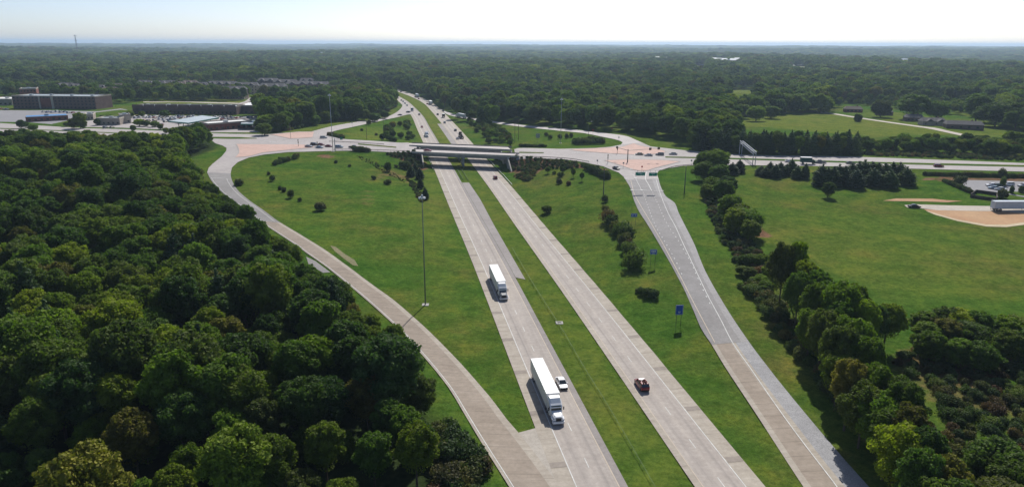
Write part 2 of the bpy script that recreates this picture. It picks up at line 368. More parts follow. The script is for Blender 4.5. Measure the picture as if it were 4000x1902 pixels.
def GS(px, py):
    z = 5.
    for _ in range(8):
        x, y = G(px, py, z); z = .5*z + .5*float(S(x, y))
    x, y = G(px, py, z); return x, y, float(S(x, y))

# ground sheet
def geo(a, b, s, g=1.09):
    out = [a]; 
    while abs(out[-1]-a) < abs(b-a): out.append(out[-1]+(s if b > a else -s)); s *= g
    return out[1:]
xs = np.array(geo(gx[0], -26000, 6)[::-1] + list(gx) + geo(gx[-1], 26000, 6)); ys = np.array(geo(gy[0], -900, 6)[::-1] + list(gy) + geo(gy[-1], 38000, 6, 1.06))
TX, TY = np.meshgrid(xs, ys); TZ = S(TX, TY)
roads_cover = []
ROADMASK = np.zeros(TX.shape, bool)
for A, B in ((LR_L, LR_R), (RR_L, RR_R), (NW_U, NW_L), (NE_U, NE_L)):
    A = catmull(A); B = catmull(B); roads_cover.append(np.r_[A, B[::-1]])
roads_cover += [west_poly, east_poly]
r1o, r1i = roadline(R1, -2.9), roadline(R1, 8.4); r2o, r2i = roadline(R2, 0), roadline(R2, 11.4)
roads_cover += [np.r_[r1o, r1i[::-1]], np.r_[r2o, r2i[::-1]]]
for p in roads_cover: ROADMASK |= inpoly(TX, TY, p)
TZ = TZ - np.where(ROADMASK, .15, 0.)

def softpoly(poly, blur=1):
    m = inpoly(TX, TY, poly).astype(float)
    for _ in range(blur):
        p = np.pad(m, 1, 'edge'); m = (p[:-2, 1:-1]+p[2:, 1:-1]+p[1:-1, :-2]+p[1:-1, 2:]+4*m)/8
    return m
def gp(pts): return [GS(*p)[:2] for p in pts]
tint = np.zeros(TX.shape+(4,)); tint[..., 3] = 1
# R: yellow-green / dry grass   G: red-brown bare earth and mulch   B: woodland floor
def paint(ch, pts, v=1., blur=2): tint[..., ch] = np.maximum(tint[..., ch], softpoly(gp(pts), blur)*v)
# R
a = cut(r1i, 455, 1200); b = cut(r2o, 455, 1200)
tint[..., 0] = np.maximum(tint[..., 0], softpoly(np.r_[a, b[::-1]], 1)*1.)
a = cut(r1i, 60, 455); b = cut(r2o, 60, 455)
tint[..., 0] = np.maximum(tint[..., 0], softpoly(np.r_[a, b[::-1]], 1)*.45)
paint(0, [(2873, 465), (3000, 452), (3252, 445), (3560, 488), (3740, 525), (3427, 535), (3136, 512), (2893, 490)], .95)
paint(0, [(3722, 519), (3560, 488), (3300, 440), (3500, 440), (4000, 500), (4100, 560), (3900, 560)], .6)
paint(0, [(2830, 375), (2846, 345), (2950, 345), (2950, 375)], 1.)
paint(0, [(560, 415), (580, 388), (1000, 390), (990, 415)], 1.)
paint(0, [(0, 450), (0, 470), (60, 468), (60, 448)], .8)
paint(0, [(1640, 660), (1700, 668), (1760, 850), (1700, 1000), (1640, 900)], .5, 4)
paint(0, [(1058, 523), (1175, 505), (1310, 470), (1466, 452), (1543, 430), (1560, 440), (1490, 462), (1299, 493), (1200, 515)], .6)
paint(0, [(2439, 529), (2520, 532), (2700, 582), (2560, 575), (2510, 559)], .5)
paint(0, [(1340, 540), (1400, 500), (1500, 490), (1520, 540), (1440, 552)], .6, 3)
paint(0, [(2950, 900), (3200, 830), (3900, 900), (4000, 1150), (3500, 1180), (3250, 1050)], .35, 6)
# G
paint(1, [(1500, 606), (1640, 604), (1664, 640), (1660, 668), (1610, 660), (1570, 625)], .9, 1)
paint(1, [(1985, 625), (2200, 628), (2330, 650), (2420, 680), (2250, 655), (2130, 655), (2060, 700), (2010, 690)], .85, 1)
paint(1, [(1235, 604), (1290, 607), (1300, 617), (1255, 618)], .9, 0)
paint(1, [(1430, 712), (1520, 655), (1600, 690), (1650, 760), (1655, 800), (1625, 790), (1600, 720), (1540, 690)], .45, 2)
paint(1, [(3590, 700), (3690, 690), (4100, 700), (4100, 712), (3730, 706), (3700, 712)], .6, 0)
paint(1, [(3560, 1290), (3650, 1380), (3900, 1420), (4100, 1500), (4100, 1650), (3800, 1640), (3500, 1500), (3450, 1400)], .42, 3)
paint(1, [(2936, 880), (2975, 882), (3018, 915), (3000, 930), (2950, 920)], .9, 0)
paint(1, [(3310, 1590), (3480, 1690), (3500, 1800), (3400, 1760), (3300, 1650)], .5, 1)
paint(1, [(700+530/2.576, 615), (1060, 612), (1160, 610), (1170, 628), (1080, 645)], .0, 0)
paint(1, [(1380, 740), (1460, 735), (1480, 790), (1420, 830), (1360, 800)], .28, 3)
gmat, nt, bs = newmat('ground_grass'); pos = objcoord(nt)
att = N(nt, 'ShaderNodeVertexColor', layer_name='tint'); sp = N(nt, 'ShaderNodeSeparateColor'); nt.links.new(att.outputs['Color'], sp.inputs[0])
big = noise(nt, .022, 6, .7, pos); med = noise(nt, .12, 4, .6, pos); fine = noise(nt, .9, 5, .75, pos); tuft = noise(nt, 3.5, 4, .75, pos)
g1 = ramp(nt, big, [(.32, (.046, .106, .018)), (.44, (.059, .115, .020)), (.55, (.080, .119, .024)), (.66, (.110, .120, .033))])
g2 = ramp(nt, med, [(.25, (.62, .74, .66)), (.5, (1, 1, 1)), (.7, (1.4, 1.18, 1.05))])
g3 = ramp(nt, fine, [(.28, (.55, .60, .52)), (.5, (.96, .97, .95)), (.75, (1.42, 1.34, 1.25))])
mid2 = noise(nt, .38, 4, .7, pos); g3 = mix(nt, 1., g3, ramp(nt, mid2, [(.3, (.74, .80, .74)), (.5, (1, 1, 1)), (.7, (1.26, 1.18, 1.1))]), 'MULTIPLY')
g4 = ramp(nt, tuft, [(.3, (.68, .7, .66)), (.7, (1.3, 1.28, 1.2))])
c = mix(nt, 1., mix(nt, 1., mix(nt, 1., g1, g2, 'MULTIPLY'), g3, 'MULTIPLY'), g4, 'MULTIPLY')
dry = mix(nt, 1., (.150, .172, .034), g3, 'MULTIPLY')
c = mix(nt, math_n(nt, 'MULTIPLY', sp.outputs[0], ramp_v(nt, med, .1, .75)), c, dry)
ear = mix(nt, 1., ramp(nt, med, [(.3, (.13, .07, .045)), (.6, (.20, .12, .075)), (.75, (.10, .10, .04))]), g3, 'MULTIPLY')
c = mix(nt, ramp_v(nt, math_n(nt, 'ADD', sp.outputs[1], math_n(nt, 'MULTIPLY', math_n(nt, 'SUBTRACT', med, .5), .9)), .25, .6), c, ear)
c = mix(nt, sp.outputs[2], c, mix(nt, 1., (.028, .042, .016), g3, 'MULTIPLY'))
nt.links.new(c, bs.inputs['Base Color']); bs.inputs['Roughness'].default_value = .95; bs.inputs['Specular IOR Level'].default_value = 0
bp = N(nt, 'ShaderNodeBump'); bp.inputs['Strength'].default_value = .6; bp.inputs['Distance'].default_value = .4; nt.links.new(fine, bp.inputs['Height']); nt.links.new(bp.outputs[0], bs.inputs['Normal'])

M['mediangrass'] = gmat; M['pasture'] = plain('pale_pasture', (.20, .21, .07), .95, var=.2, scale=.02)
# woodland polygons (image points along their bases / crown outlines)
WOODL = [G(*p) for p in [(-900, 505, 14), (0, 519, 14), (101, 514, 12), (233, 528, 12), (349, 516, 14), (411, 540, 12), (505, 515, 14), (600, 540, 12), (680, 535, 14), (776, 498, 14), (806, 520, 12), (846, 556, 9), (840, 590, 6), (806, 603, 6), (740, 626, 6), (733, 650, 9), (766, 690, 9), (812, 716, 10), (856, 758, 10), (925, 797, 10), (975, 832, 10), (1015, 905, 10), (1070, 930, 9), (1140, 945, 8), (1155, 975, 8), (1190, 1035, 8), (1228, 1070, 9), (1290, 1085, 9), (1390, 1135, 9), (1420, 1200, 9), (1500, 1210, 8), (1545, 1275, 8), (1600, 1310, 9), (1632, 1385, 9), (1690, 1440, 10), (1738, 1510, 9), (1745, 1600, 8), (1720, 1650, 5), (1740, 1700, 4), (1830, 1760, 3), (1860, 1850, 3), (1900, 2050, 3), (-1500, 2050, 3), (-1500, 1000, 5)]]
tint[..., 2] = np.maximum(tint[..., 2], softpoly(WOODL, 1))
nX, nY = len(xs), len(ys)
ii = (np.arange(nY-1)[:, None]*nX + np.arange(nX-1)[None]).ravel()
quads = np.stack([ii, ii+1, ii+nX+1, ii+nX], 1)
gm = bpy.data.meshes.new('ground'); gm.vertices.add(nX*nY); gm.vertices.foreach_set('co', np.stack([TX.ravel(), TY.ravel(), TZ.ravel()], 1).astype(np.float32).ravel())
gm.loops.add(len(quads)*4); gm.loops.foreach_set('vertex_index', quads.astype(np.int32).ravel())
gm.polygons.add(len(quads)); gm.polygons.foreach_set('loop_start', (np.arange(len(quads))*4).astype(np.int32)); 
gm.polygons.foreach_set('use_smooth', np.ones(len(quads), bool)); gm.materials.append(gmat)
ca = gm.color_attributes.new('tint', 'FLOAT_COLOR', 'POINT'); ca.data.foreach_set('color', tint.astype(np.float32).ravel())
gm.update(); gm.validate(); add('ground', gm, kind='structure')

# ------------------------------------------------------------------ surfaces laid on the terrain
def strip(name, A, B, mat, off=.1, zfun=None, n=None, kx=None, step=3.5, lat=3., parent=None, u0=0., **props):
    L = np.linalg.norm(np.diff(A[:, :2], axis=0), axis=1).sum(); n = n or max(2, int(L/step))
    A = resample(A, n); B = resample(B, n)
    w = np.linalg.norm(A[:, :2]-B[:, :2], axis=1); kx = kx or max(1, int(w.max()/lat))
    mid = (A[:, :2]+B[:, :2])/2; d = np.r_[0, np.cumsum(np.linalg.norm(np.diff(mid, axis=0), axis=1))]
    V = []; UV = []
    for k in range(kx+1):
        t = k/kx; P = A[:, :2]*(1-t)+B[:, :2]*t
        z = (zfun(P) if zfun else S(P[:, 0], P[:, 1])) + off
        V.append(np.c_[P, z]); UV.append(np.c_[u0 + w*t, d])
    V = np.array(V); UV = np.array(UV); Fc = []
    for k in range(kx):
        for i in range(n-1): Fc.append((k*n+i, k*n+i+1, (k+1)*n+i+1, (k+1)*n+i))
    me = mesh_from(name, V.reshape(-1, 3), Fc, mat, UV.reshape(-1, 2))
    up_fix(me)
    props.setdefault('kind', 'structure')
    return add(name, me, parent, **props)
def up_fix(me):
    if len(me.polygons) and me.polygons[0].normal.z < 0: me.flip_normals()
def patch(name, poly, mat, off=.1, z=None, g=4., smooth=True, **props):
    P = np.asarray(poly)[:, :2]
    Q = []
    for a, b in zip(P, np.roll(P, -1, 0)):
        k = max(1, int(np.linalg.norm(b-a)/g))
        for j in range(k): Q.append(a+(b-a)*j/k)
    Q = np.array(Q); nb = len(Q)
    ax = np.arange(Q[:, 0].min()+g/2, Q[:, 0].max(), g); ay = np.arange(Q[:, 1].min()+g/2, Q[:, 1].max(), g)
    I = np.zeros((0, 2))
    if len(ax) and len(ay):
        AX, AY = np.meshgrid(ax, ay); AX = AX.ravel(); AY = AY.ravel(); m = inpoly(AX, AY, Q); I = np.c_[AX[m], AY[m]]
    allp = [Vector(p) for p in Q] + [Vector(p) for p in I]
    v, e, f, *_ = delaunay_2d_cdt(allp, [(i, (i+1) % nb) for i in range(nb)], [], 0, 1e-4)
    v = np.array([tuple(p) for p in v]); f = [t for t in f if len(t) == 3]
    cen = np.array([v[list(t)].mean(0) for t in f]); keep = inpoly(cen[:, 0], cen[:, 1], Q)
    f = [t for t, k in zip(f, keep) if k]
    zz = (S(v[:, 0], v[:, 1]) if z is None else np.full(len(v), z)) + off
    me = mesh_from(name, np.c_[v, zz], f, mat, v)
    bm = bmesh.new(); bm.from_mesh(me)
    for q in bm.faces:
        if q.normal.z < 0: q.normal_flip()
    bm.to_mesh(me); bm.free()
    props.setdefault('kind', 'structure')
    return add(name, me, **props)

# interstate carriageways
YF = 1195
def seg(R, off, y0=42, y1=YF): return cut(roadline(R, off), y0, y1)
strip('interstate_lanes', seg(R1, 0), seg(R1, 7.2), M['lane'], .10)
strip('interstate_outer_shoulder', seg(R1, -2.9), seg(R1, 0), M['shoulder'], .10)
strip('interstate_inner_shoulder', seg(R1, 7.2), seg(R1, 8.5), M['darkshoulder'], .10)
strip('interstate_lanes', seg(R2, 1.2), seg(R2, 8.4), M['lane'], .10)
strip('interstate_inner_shoulder', seg(R2, 0), seg(R2, 1.2), M['shoulder'], .10)
strip('interstate_outer_shoulder', seg(R2, 8.4), seg(R2, 11.5), M['shoulder'], .10)
def line(name, A, w, mat='paint_line', off=.14, **kw):
    A = np.asarray(A)[:, :2]; T = np.gradient(A, axis=0); T /= np.linalg.norm(T, axis=1)[:, None]; Nn = np.stack([T[:, 1], -T[:, 0]], 1)
    return strip(name, A-Nn*w/2, A+Nn*w/2, M[mat], off, lat=9, **kw)
line('lane_edge_marking', seg(R1, .12), .16); line('lane_edge_marking', seg(R1, 7.05), .15, 'paint_yellow')
line('lane_edge_marking', seg(R2, 1.35), .15, 'paint_yellow'); line('lane_edge_marking', seg(R2, 8.3), .16)
def dashes(name, A, w, on, gap, mat='paint_line', off=.145, start=0., zc=None):
    A = np.asarray(A)[:, :2]; L = np.linalg.norm(np.diff(A, axis=0), axis=1).sum(); P = resample(A, max(8, int(L/.5))); mb_v = []; fc = []
    st = int(1/.5*(on+gap)); s0 = int(start/.5); no = max(1, int(on/.5))
    for i in range(s0, len(P)-no-1, st):
        q = P[[i, i+no]]; t = q[1]-q[0]; t /= np.linalg.norm(t); n_ = np.array([t[1], -t[0]])*w/2
        b = len(mb_v)
        for c in (q[0]-n_, q[0]+n_, q[1]+n_, q[1]-n_): mb_v.append((c[0], c[1], (float(S(*c)) if zc is None else zc)+off))
        fc.append((b, b+1, b+2, b+3))
    me = mesh_from(name, mb_v, fc, M[mat]); up_fix(me); return add(name, me, kind='structure')
dashes('lane_dash_marking', seg(R1, 3.6), .14, 3.0, 9.2, start=2); dashes('lane_dash_marking', seg(R2, 4.8), .14, 3.0, 9.2, start=8)
# dark drain bands across the outer shoulders
def bands(R, o0, o1, spacing, start, wd=1.6):
    A = seg(R, o0, 60, 380); B = seg(R, o1, 60, 380); L = np.linalg.norm(np.diff(A, axis=0), axis=1).sum(); n = int(L/.4)
    A = resample(A, n); B = resample(B, n); V = []; Fc = []
    for i in range(int(start/.4), n-6, int(spacing/.4)):
        k = int(wd/.4); b = len(V)
        for p in (A[i], B[i], B[i+k], A[i+k]): V.append((p[0], p[1], float(S(*p))+.125))
        Fc.append((b, b+1, b+2, b+3))
    me = mesh_from('shoulder_patch_band', V, Fc, M['patchband']); up_fix(me); add('shoulder_patch_band', me, kind='structure')
M['patchband'] = road_mat('patch_band', (.27, .235, .20), (.31, .27, .23))
bands(R1, -2.85, -.1, 18.3, 7); bands(R2, 8.6, 11.4, 18.3, 11)
# pull-out strips in the median
a = gp([(1809, 714), (1832, 714), (1876, 779), (1930, 880), (2000, 1002), (2052, 1092), (2014, 1088)])
pi = cut(roadline(R1, 8.6), 222, 360)
pi = cut(roadline(R1, 8.6), G(2014, 1088)[1], G(1809, 714)[1])
patch('median_pullout', np.r_[pi, np.array(a)[:6]], M['asphalt2'], .09)
b = cut(roadline(R2, -.05), 470, G(1714, 484)[1]); c2 = roadline(R2, -4.); c2 = cut(c2, 470, G(1714, 484)[1])
patch('median_pullout', np.r_[b, c2[::-1]], M['asphalt2'], .09)

# ramps: asphalt near the junctions, concrete lower down
def split(A, B, yA): pass
cA = catmull(LR_L, 3.); cB = catmull(LR_R, 3.); n_ = 160; cA = resample(cA, n_); cB = resample(cB, n_)
def lerp(t): return cA*(1-t)+cB*t
ks = int(np.argmin(np.abs(cB[:, 1]-G(1110, 872, 5)[1])))
strip('ramp_asphalt', cA[:ks+1], cB[:ks+1], M['asphalt'], .11, n=ks+1)
strip('ramp_concrete', lerp(.10)[ks:], lerp(.80)[ks:], M['rampconc'], .11, n=n_-ks)
strip('ramp_shoulder', lerp(.80)[ks:], cB[ks:], M['shoulder'], .11, n=n_-ks)
strip('ramp_shoulder', cA[ks:], lerp(.10)[ks:], M['shoulder'], .11, n=n_-ks)
line('ramp_edge_marking', lerp(.08)[8:], .14, off=.16); line('ramp_edge_marking', lerp(.78)[8:ks], .14, off=.16)
# paved gore between ramp and interstate
a = cut(cB, 30, G(2025, 1690)[1]); b = cut(roadline(R1, -2.9), 42, G(2088, 1676)[1]+1)
patch('ramp_gore_pavement', np.r_[a[:, :2][np.argsort(a[:, 1])], b[np.argsort(-b[:, 1])]], M['gorec'], .085)
dA = resample(catmull(RR_L, 3.), 170); dB = resample(catmull(RR_R, 3.), 170)
def lerp2(t): return dA*(1-t)+dB*t
k2 = int(np.argmin(np.abs(dA[:, 1]-G(2776, 1340, 1.6)[1])))
strip('ramp_asphalt', dA[:k2+1], lerp2(.80)[:k2+1], M['asphalt'], .11, n=k2+1)
strip('ramp_gravel_shoulder', lerp2(.80)[:k2+1], dB[:k2+1], M['gravel2'], .11, n=k2+1)
strip('ramp_shoulder', dA[k2:], lerp2(.12)[k2:], M['shoulder'], .11, n=170-k2)
strip('ramp_concrete', lerp2(.12)[k2:], lerp2(.52)[k2:], M['rampconc'], .11, n=170-k2)
strip('ramp_shoulder', lerp2(.52)[k2:], lerp2(.64)[k2:], M['shoulder'], .11, n=170-k2)
strip('ramp_gravel_shoulder', lerp2(.64)[k2:], dB[k2:], M['gravel'], .10, n=170-k2)
line('ramp_edge_marking', pw([(2464, 705), (2476, 755), (2500, 800), (2530, 850), (2588, 950), (2660, 1082), (2730, 1222), (2792, 1338)], zr)[:, :2], .2, 'paint_yellow', .17)
line('ramp_edge_marking', catmull(pw([(2562, 700), (2580, 760), (2608, 830), (2640, 890), (2667, 950), (2757, 1140), (2819, 1257), (2862, 1342), (2931, 1440), (3075, 1647), (3269, 1902), (3330, 1990)], zr)[:, :2]), .18, off=.17)
line('ramp_lane_marking', catmull(pw([(2527, 672), (2521, 690), (2522, 704), (2533, 722), (2546, 747)], zr)[:, :2]), .25, off=.17)
line('ramp_lane_marking', catmull(pw([(2472, 682), (2486, 705), (2498, 728), (2507, 747)], zr)[:, :2]), .15, off=.17)
dashes('ramp_dash_marking', catmull(pw([(2512, 752), (2535, 820), (2562, 885), (2600, 950), (2640, 1020), (2672, 1090)], zr)[:, :2]), .22, 1., 3.5, off=.17)
dashes('ramp_dash_marking', catmull(pw([(2549, 752), (2575, 810), (2605, 875), (2655, 950), (2700, 1030), (2745, 1130), (2780, 1200)], zr)[:, :2]), .22, 1., 3.5, off=.17)
uu = resample(catmull(NW_U, 3), 90); vv = resample(catmull(NW_L, 3), 90); strip('ramp_asphalt', uu, vv, M['crossroad'], .12, n=90)
uu = resample(catmull(NE_U, 3), 110); vv = resample(catmull(NE_L, 3), 110); strip('ramp_concrete', uu, vv, M['deck'], .12, n=110)
# crossroad, paver islands, medians
patch('crossroad', west_poly, M['crossroad'], .10); patch('crossroad', east_poly, M['crossroad'], .10)
def isl(name, pts, mat, off=.2):
    P_ = pw(pts, Z7)
    if mat == 'pink':
        Q = np.r_[P_, P_[:1]][:, :2]; n_ = int(np.linalg.norm(np.diff(Q, axis=0), axis=1).sum()/1.5); line('kerb', resample(Q, n_), .5, 'kerb', .24)
    return patch(name, P_, M[mat], off)
isl('paver_island', [(921, 564), (1000, 565), (1185, 566), (1236, 576), (1127, 587), (1030, 597), (972, 612.6), (917, 616.5), (933, 600), (933, 589), (929, 574)], 'pink')
isl('paver_island', [(1057, 527), (1166, 517.5), (1228, 516), (1222, 538), (1180, 541), (1135, 543)], 'pink')
isl('paver_island', [(2386, 578), (2427, 576), (2476, 561), (2498, 570), (2573, 584), (2604, 593), (2582, 602.5), (2479, 605.6), (2386, 601), (2246, 590), (2225, 585)], 'pink')
isl('paver_island', [(2360, 628), (2458, 624), (2573, 626), (2660, 632), (2557, 658), (2526, 669), (2507, 671), (2473, 664.6), (2417, 645)], 'pink')
for pts in ([(819, 536), (940, 537), (1003, 541), (1003, 543), (900, 544), (820, 542)], [(2598, 613), (2728, 615), (3000, 622), (3326, 632), (3600, 638), (4250, 652), (4250, 659), (3600, 645), (3326, 638), (3000, 628), (2728, 620), (2600, 617)],
            [(-150, 496), (300, 513), (640, 528), (815, 534), (815, 536), (640, 531), (300, 516), (-150, 499)], [(1399, 562), (1548, 575), (1548, 579), (1399, 566)], [(2028, 594.5), (2124, 597), (2124, 600), (2028, 599)]):
    isl('median_grass_strip', pts, 'mediangrass')

# ------------------------------------------------------------------ overpasses
def prism(mb, poly, z0, z1, mi=0):
    n = len(poly); z0s = z0 if hasattr(z0, '__len__') else [z0]*n; z1s = z1 if hasattr(z1, '__len__') else [z1]*n
    V = [(p[0], p[1], z) for p, z in zip(poly, z0s)] + [(p[0], p[1], z) for p, z in zip(poly, z1s)]
    Fc = [tuple(range(n))[::-1], tuple(range(n, 2*n))] + [(i, (i+1) % n, n+(i+1) % n, n+i) for i in range(n)]
    mb.addm(V, Fc, mi)
def xline(p, q):
    (x0, y0), (x1, y1) = G(*p, Z7)[:2], G(*q, Z7)[:2]
    k = (y1-y0)/(x1-x0); return lambda x: y0 + k*(x-x0)
NU, NL = xline((1600, 583), (2002, 601)), xline((1628, 598), (2019, 613.5))
FU, FL = xline((1600, 560.5), (2002, 576.5)), xline((1600, 571), (1993, 589))
def solve_x(W, L):
    x = -25.
    for _ in range(40): x = W(L(x))
    return x
def overpass(name, U, Lo, label):
    xa0, xa1 = solve_x(WL, U), solve_x(WL, Lo); xb0, xb1 = solve_x(WR, U), solve_x(WR, Lo)
    e = 7.
    A = [(xa0-e, U(xa0-e)), (xa1-e, Lo(xa1-e)), (xb1+e, Lo(xb1+e)), (xb0+e, U(xb0+e))]
    r = empty(name, (0, 0, 0), label=label, cat='bridge', group=None)
    mb = MB(); prism(mb, A, 7.3, 7.68); me = mb.mesh('deck', M['deck'])
    uv = me.uv_layers.new(name='UVMap')
    for l in me.loops: v = me.vertices[l.vertex_index].co; uv.data[l.index].uv = (v.x, v.y)
    add('deck', me, r)
    def shift(Lf, d): return lambda x: Lf(x)+d
    for Lf, s in ((U, -1), (Lo, 1)):
        mb = MB(); 
        for k in range(14):
            xa = (xa1-e) + (xb1-xa1+2*e)*k/14; xc = (xa1-e) + (xb1-xa1+2*e)*(k+1)/14 - .04
            prism(mb, [(xa, Lf(xa)-.2*s), (xa, Lf(xa)+.25*s), (xc, Lf(xc)+.25*s), (xc, Lf(xc)-.2*s)][::1 if s < 0 else -1], 7.15, 8.2 if s < 0 else 8.3)
        add('parapet', mb.mesh('parapet', M['parapet'] if s < 0 else M['wallconc']), r)  # far parapet coloured dark for shade, near one pale for sunlight
    W = U(-25)-Lo(-25); ng = 6
    for g in range(ng):
        d = .5 + (W-1.)*g/(ng-1); mb = MB()
        f = shift(Lo, d); xa = solve_x(WL, f)-.5; xb = solve_x(WR, f)+.5
        for w, za, zb in ((.5, 5.75, 6.0), (.2, 6.0, 7.05), (.55, 7.05, 7.298)):
            prism(mb, [(xa, f(xa)-w/2), (xb, f(xb)-w/2), (xb, f(xb)+w/2), (xa, f(xa)+w/2)], za, zb)
        add('girder', mb.mesh('girder', M['girder']), r)
    # centre pier: cap beam on round columns, lying along the interstate's median
    mx = lambda y: (WL(y)+WR(y))/2 - .3
    yc0, yc1 = Lo(mx(Lo(-25)))-.2, U(mx(U(-25)))+.2
    mb = MB(); prism(mb, [(mx(yc0)-.6, yc0), (mx(yc0)+.6, yc0), (mx(yc1)+.6, yc1), (mx(yc1)-.6, yc1)], 4.6, 5.74)
    pr = add('pier', mb.mesh('pier_cap', M['girder']), r)
    for t in (.12, .5, .88):
        y = yc0+(yc1-yc0)*t; mb = MB(); mb.tube((mx(y), y, -.3), (mx(y), y, 4.6), .5, n=14); add('column', mb.mesh('column', M['concrete'], True), pr)
    for Wf, s in ((WL, -1), (WR, 1)):
        ya, yb = Lo(solve_x(Wf, Lo))-.3, U(solve_x(Wf, U))+.3
        mb = MB(); prism(mb, [(Wf(ya), ya), (Wf(yb), yb), (Wf(yb)+.9*s, yb), (Wf(ya)+.9*s, ya)][::-s], -.5, 7.28)
        add('abutment', mb.mesh('abutment', M['girder']), r)
    return r
overpass('overpass', NU, NL, 'nearer of the two concrete overpasses, carrying the red sedan over the interstate')
overpass('overpass', FU, FL, 'farther of the two parallel concrete overpasses over the interstate')
def wingwall(label, W, pts, s):
    mb = MB()
    for (y0, z0), (y1, z1) in zip(pts[:-1], pts[1:]):
        P_ = [(W(y0)-.02*s, y0), (W(y1)-.02*s, y1), (W(y1)+.6*s, y1), (W(y0)+.6*s, y0)]
        prism(mb, P_[::-s], -.6, [z0, z1, z1, z0][::-s])
    o = add('retaining_wall', mb.mesh('retaining_wall', M['wallconc']), label=label, category='retaining wall'); return o
yl = NL(solve_x(WR, NL)); wingwall('sloping concrete wing wall at the right end of the nearer overpass', WR, [(386.5, .25), (yl-.35, 7.2)], 1)
yl = NL(solve_x(WL, NL)); wingwall('pale concrete wing wall at the left end of the nearer overpass', WL, [(401.5, 4.0), (yl-.35, 7.2)], -1)
y2, y3 = NU(solve_x(WR, NU)), FL(solve_x(WR, FL)); wingwall('concrete wall between the two overpasses on the right side', WR, [(y2+.35, 7.), (y3-.35, 7.)], 1)
y2, y3 = NU(solve_x(WL, NU)), FL(solve_x(WL, FL)); wingwall('concrete wall between the two overpasses on the left side', WL, [(y2+.35, 7.), (y3-.35, 7.)], -1)

# guard rails
def rail(pts, z, label, h=.75, mat='steel', cat='guard rail', name='guard_rail', cable=False, world=False, group=None, step=4.):
    P_ = np.array(pts) if world else pw(pts, z)[:, :2]
    P_ = catmull(P_[:, :2], step); Z = np.array([float(S(*p)) if callable(z) or z is None else z+.1 for p in P_]) if not world else np.array([float(S(*p)) for p in P_])
    r = empty(name, (0, 0, 0), label=label, cat=cat, group=group)
    mb = MB()
    for i in range(len(P_)-1):
        a = Vector((*P_[i], Z[i])); b = Vector((*P_[i+1], Z[i+1]))
        for hh in ((h-.1, h+.2) if not cable else (.5, .65, .8)):
            if cable: mb.tube(a+Vector((0, 0, hh)), b+Vector((0, 0, hh)), .016, n=4)
        if not cable:
            t = (b-a).normalized(); n_ = Vector((t.y, -t.x, 0))*.05
            mb.addm([a-n_+Vector((0, 0, h-.3)), b-n_+Vector((0, 0, h-.3)), b-n_+Vector((0, 0, h)), a-n_+Vector((0, 0, h)), a+n_+Vector((0, 0, h-.3)), b+n_+Vector((0, 0, h-.3)), b+n_+Vector((0, 0, h)), a+n_+Vector((0, 0, h))],
                    [(0, 1, 2, 3), (7, 6, 5, 4), (3, 2, 6, 7), (0, 4, 5, 1), (0, 3, 7, 4), (1, 5, 6, 2)])
    add('cable' if cable else 'rail', mb.mesh('rail', M[mat]), r)
    pw_ = .03 if cable else .06; pm = MB(); pm.box(-pw_, pw_, -pw_, pw_, -.3, h); pme = pm.mesh('post', M[mat])
    for i in list(range(0, len(P_)))[:95]: add('post', pme, r, (P_[i][0], P_[i][1], Z[i]))
M['rail_brown'] = plain('weathered_rail', (.16, .12, .10), .7)
M['rail_green'] = plain('green_cable', (.09, .15, .04), .7)
rail([(1305, 588), (1400, 588), (1500, 591), (1600, 595)], Z7, 'weathered guard rail along the near edge of the crossroad left of the overpass', mat='rail_brown')
rail([(1286, 556), (1340, 558), (1400, 561), (1500, 567)], Z7, 'guard rail along the median left of the overpasses', mat='rail_brown')
rail([(2040, 615), (2150, 619), (2230, 625), (2300, 636)], Z7, 'guard rail curving right along the crossroad edge after the overpass', mat='rail_brown')
rail([(2590, 668), (2640, 654), (2700, 648), (2734, 646)], Z7, 'dark guard rail at the corner of the exit ramp and the crossroad', mat='rail_brown')
a = roadline(R1, -3.6); rail(cut(a, 396, 452)[:, :2], 0, 'guard rail beside the left carriageway under the overpass', world=True)
a = roadline(R2, 12.2); rail(cut(a, 350, 452)[:, :2], 0, 'guard rail beside the right carriageway under the overpass', world=True)
ctr = (np.array(cut(roadline(R1, 9.9), 366, 400)), np.array(cut(roadline(R1, 12.4), 366, 400)))
rail(ctr[0], 0, 'left rail of the guard rail pair shielding the overpass pier', world=True, mat='rail_green'); rail(ctr[1], 0, 'right rail of the guard rail pair shielding the overpass pier', world=True, mat='rail_green')
cab = [G(*p) for p in [(2000, 973), (2070, 1093.6), (2140, 1206), (2167, 1249), (2206, 1311), (2237, 1365), (2293, 1463), (2356, 1562), (2406, 1647), (2500, 1810), (2560, 1915)]]
rail(cab, 0, 'cable barrier on thin posts along the grass median', world=True, cable=True, mat='rail_green', cat='cable barrier', name='cable_barrier', step=4.5)

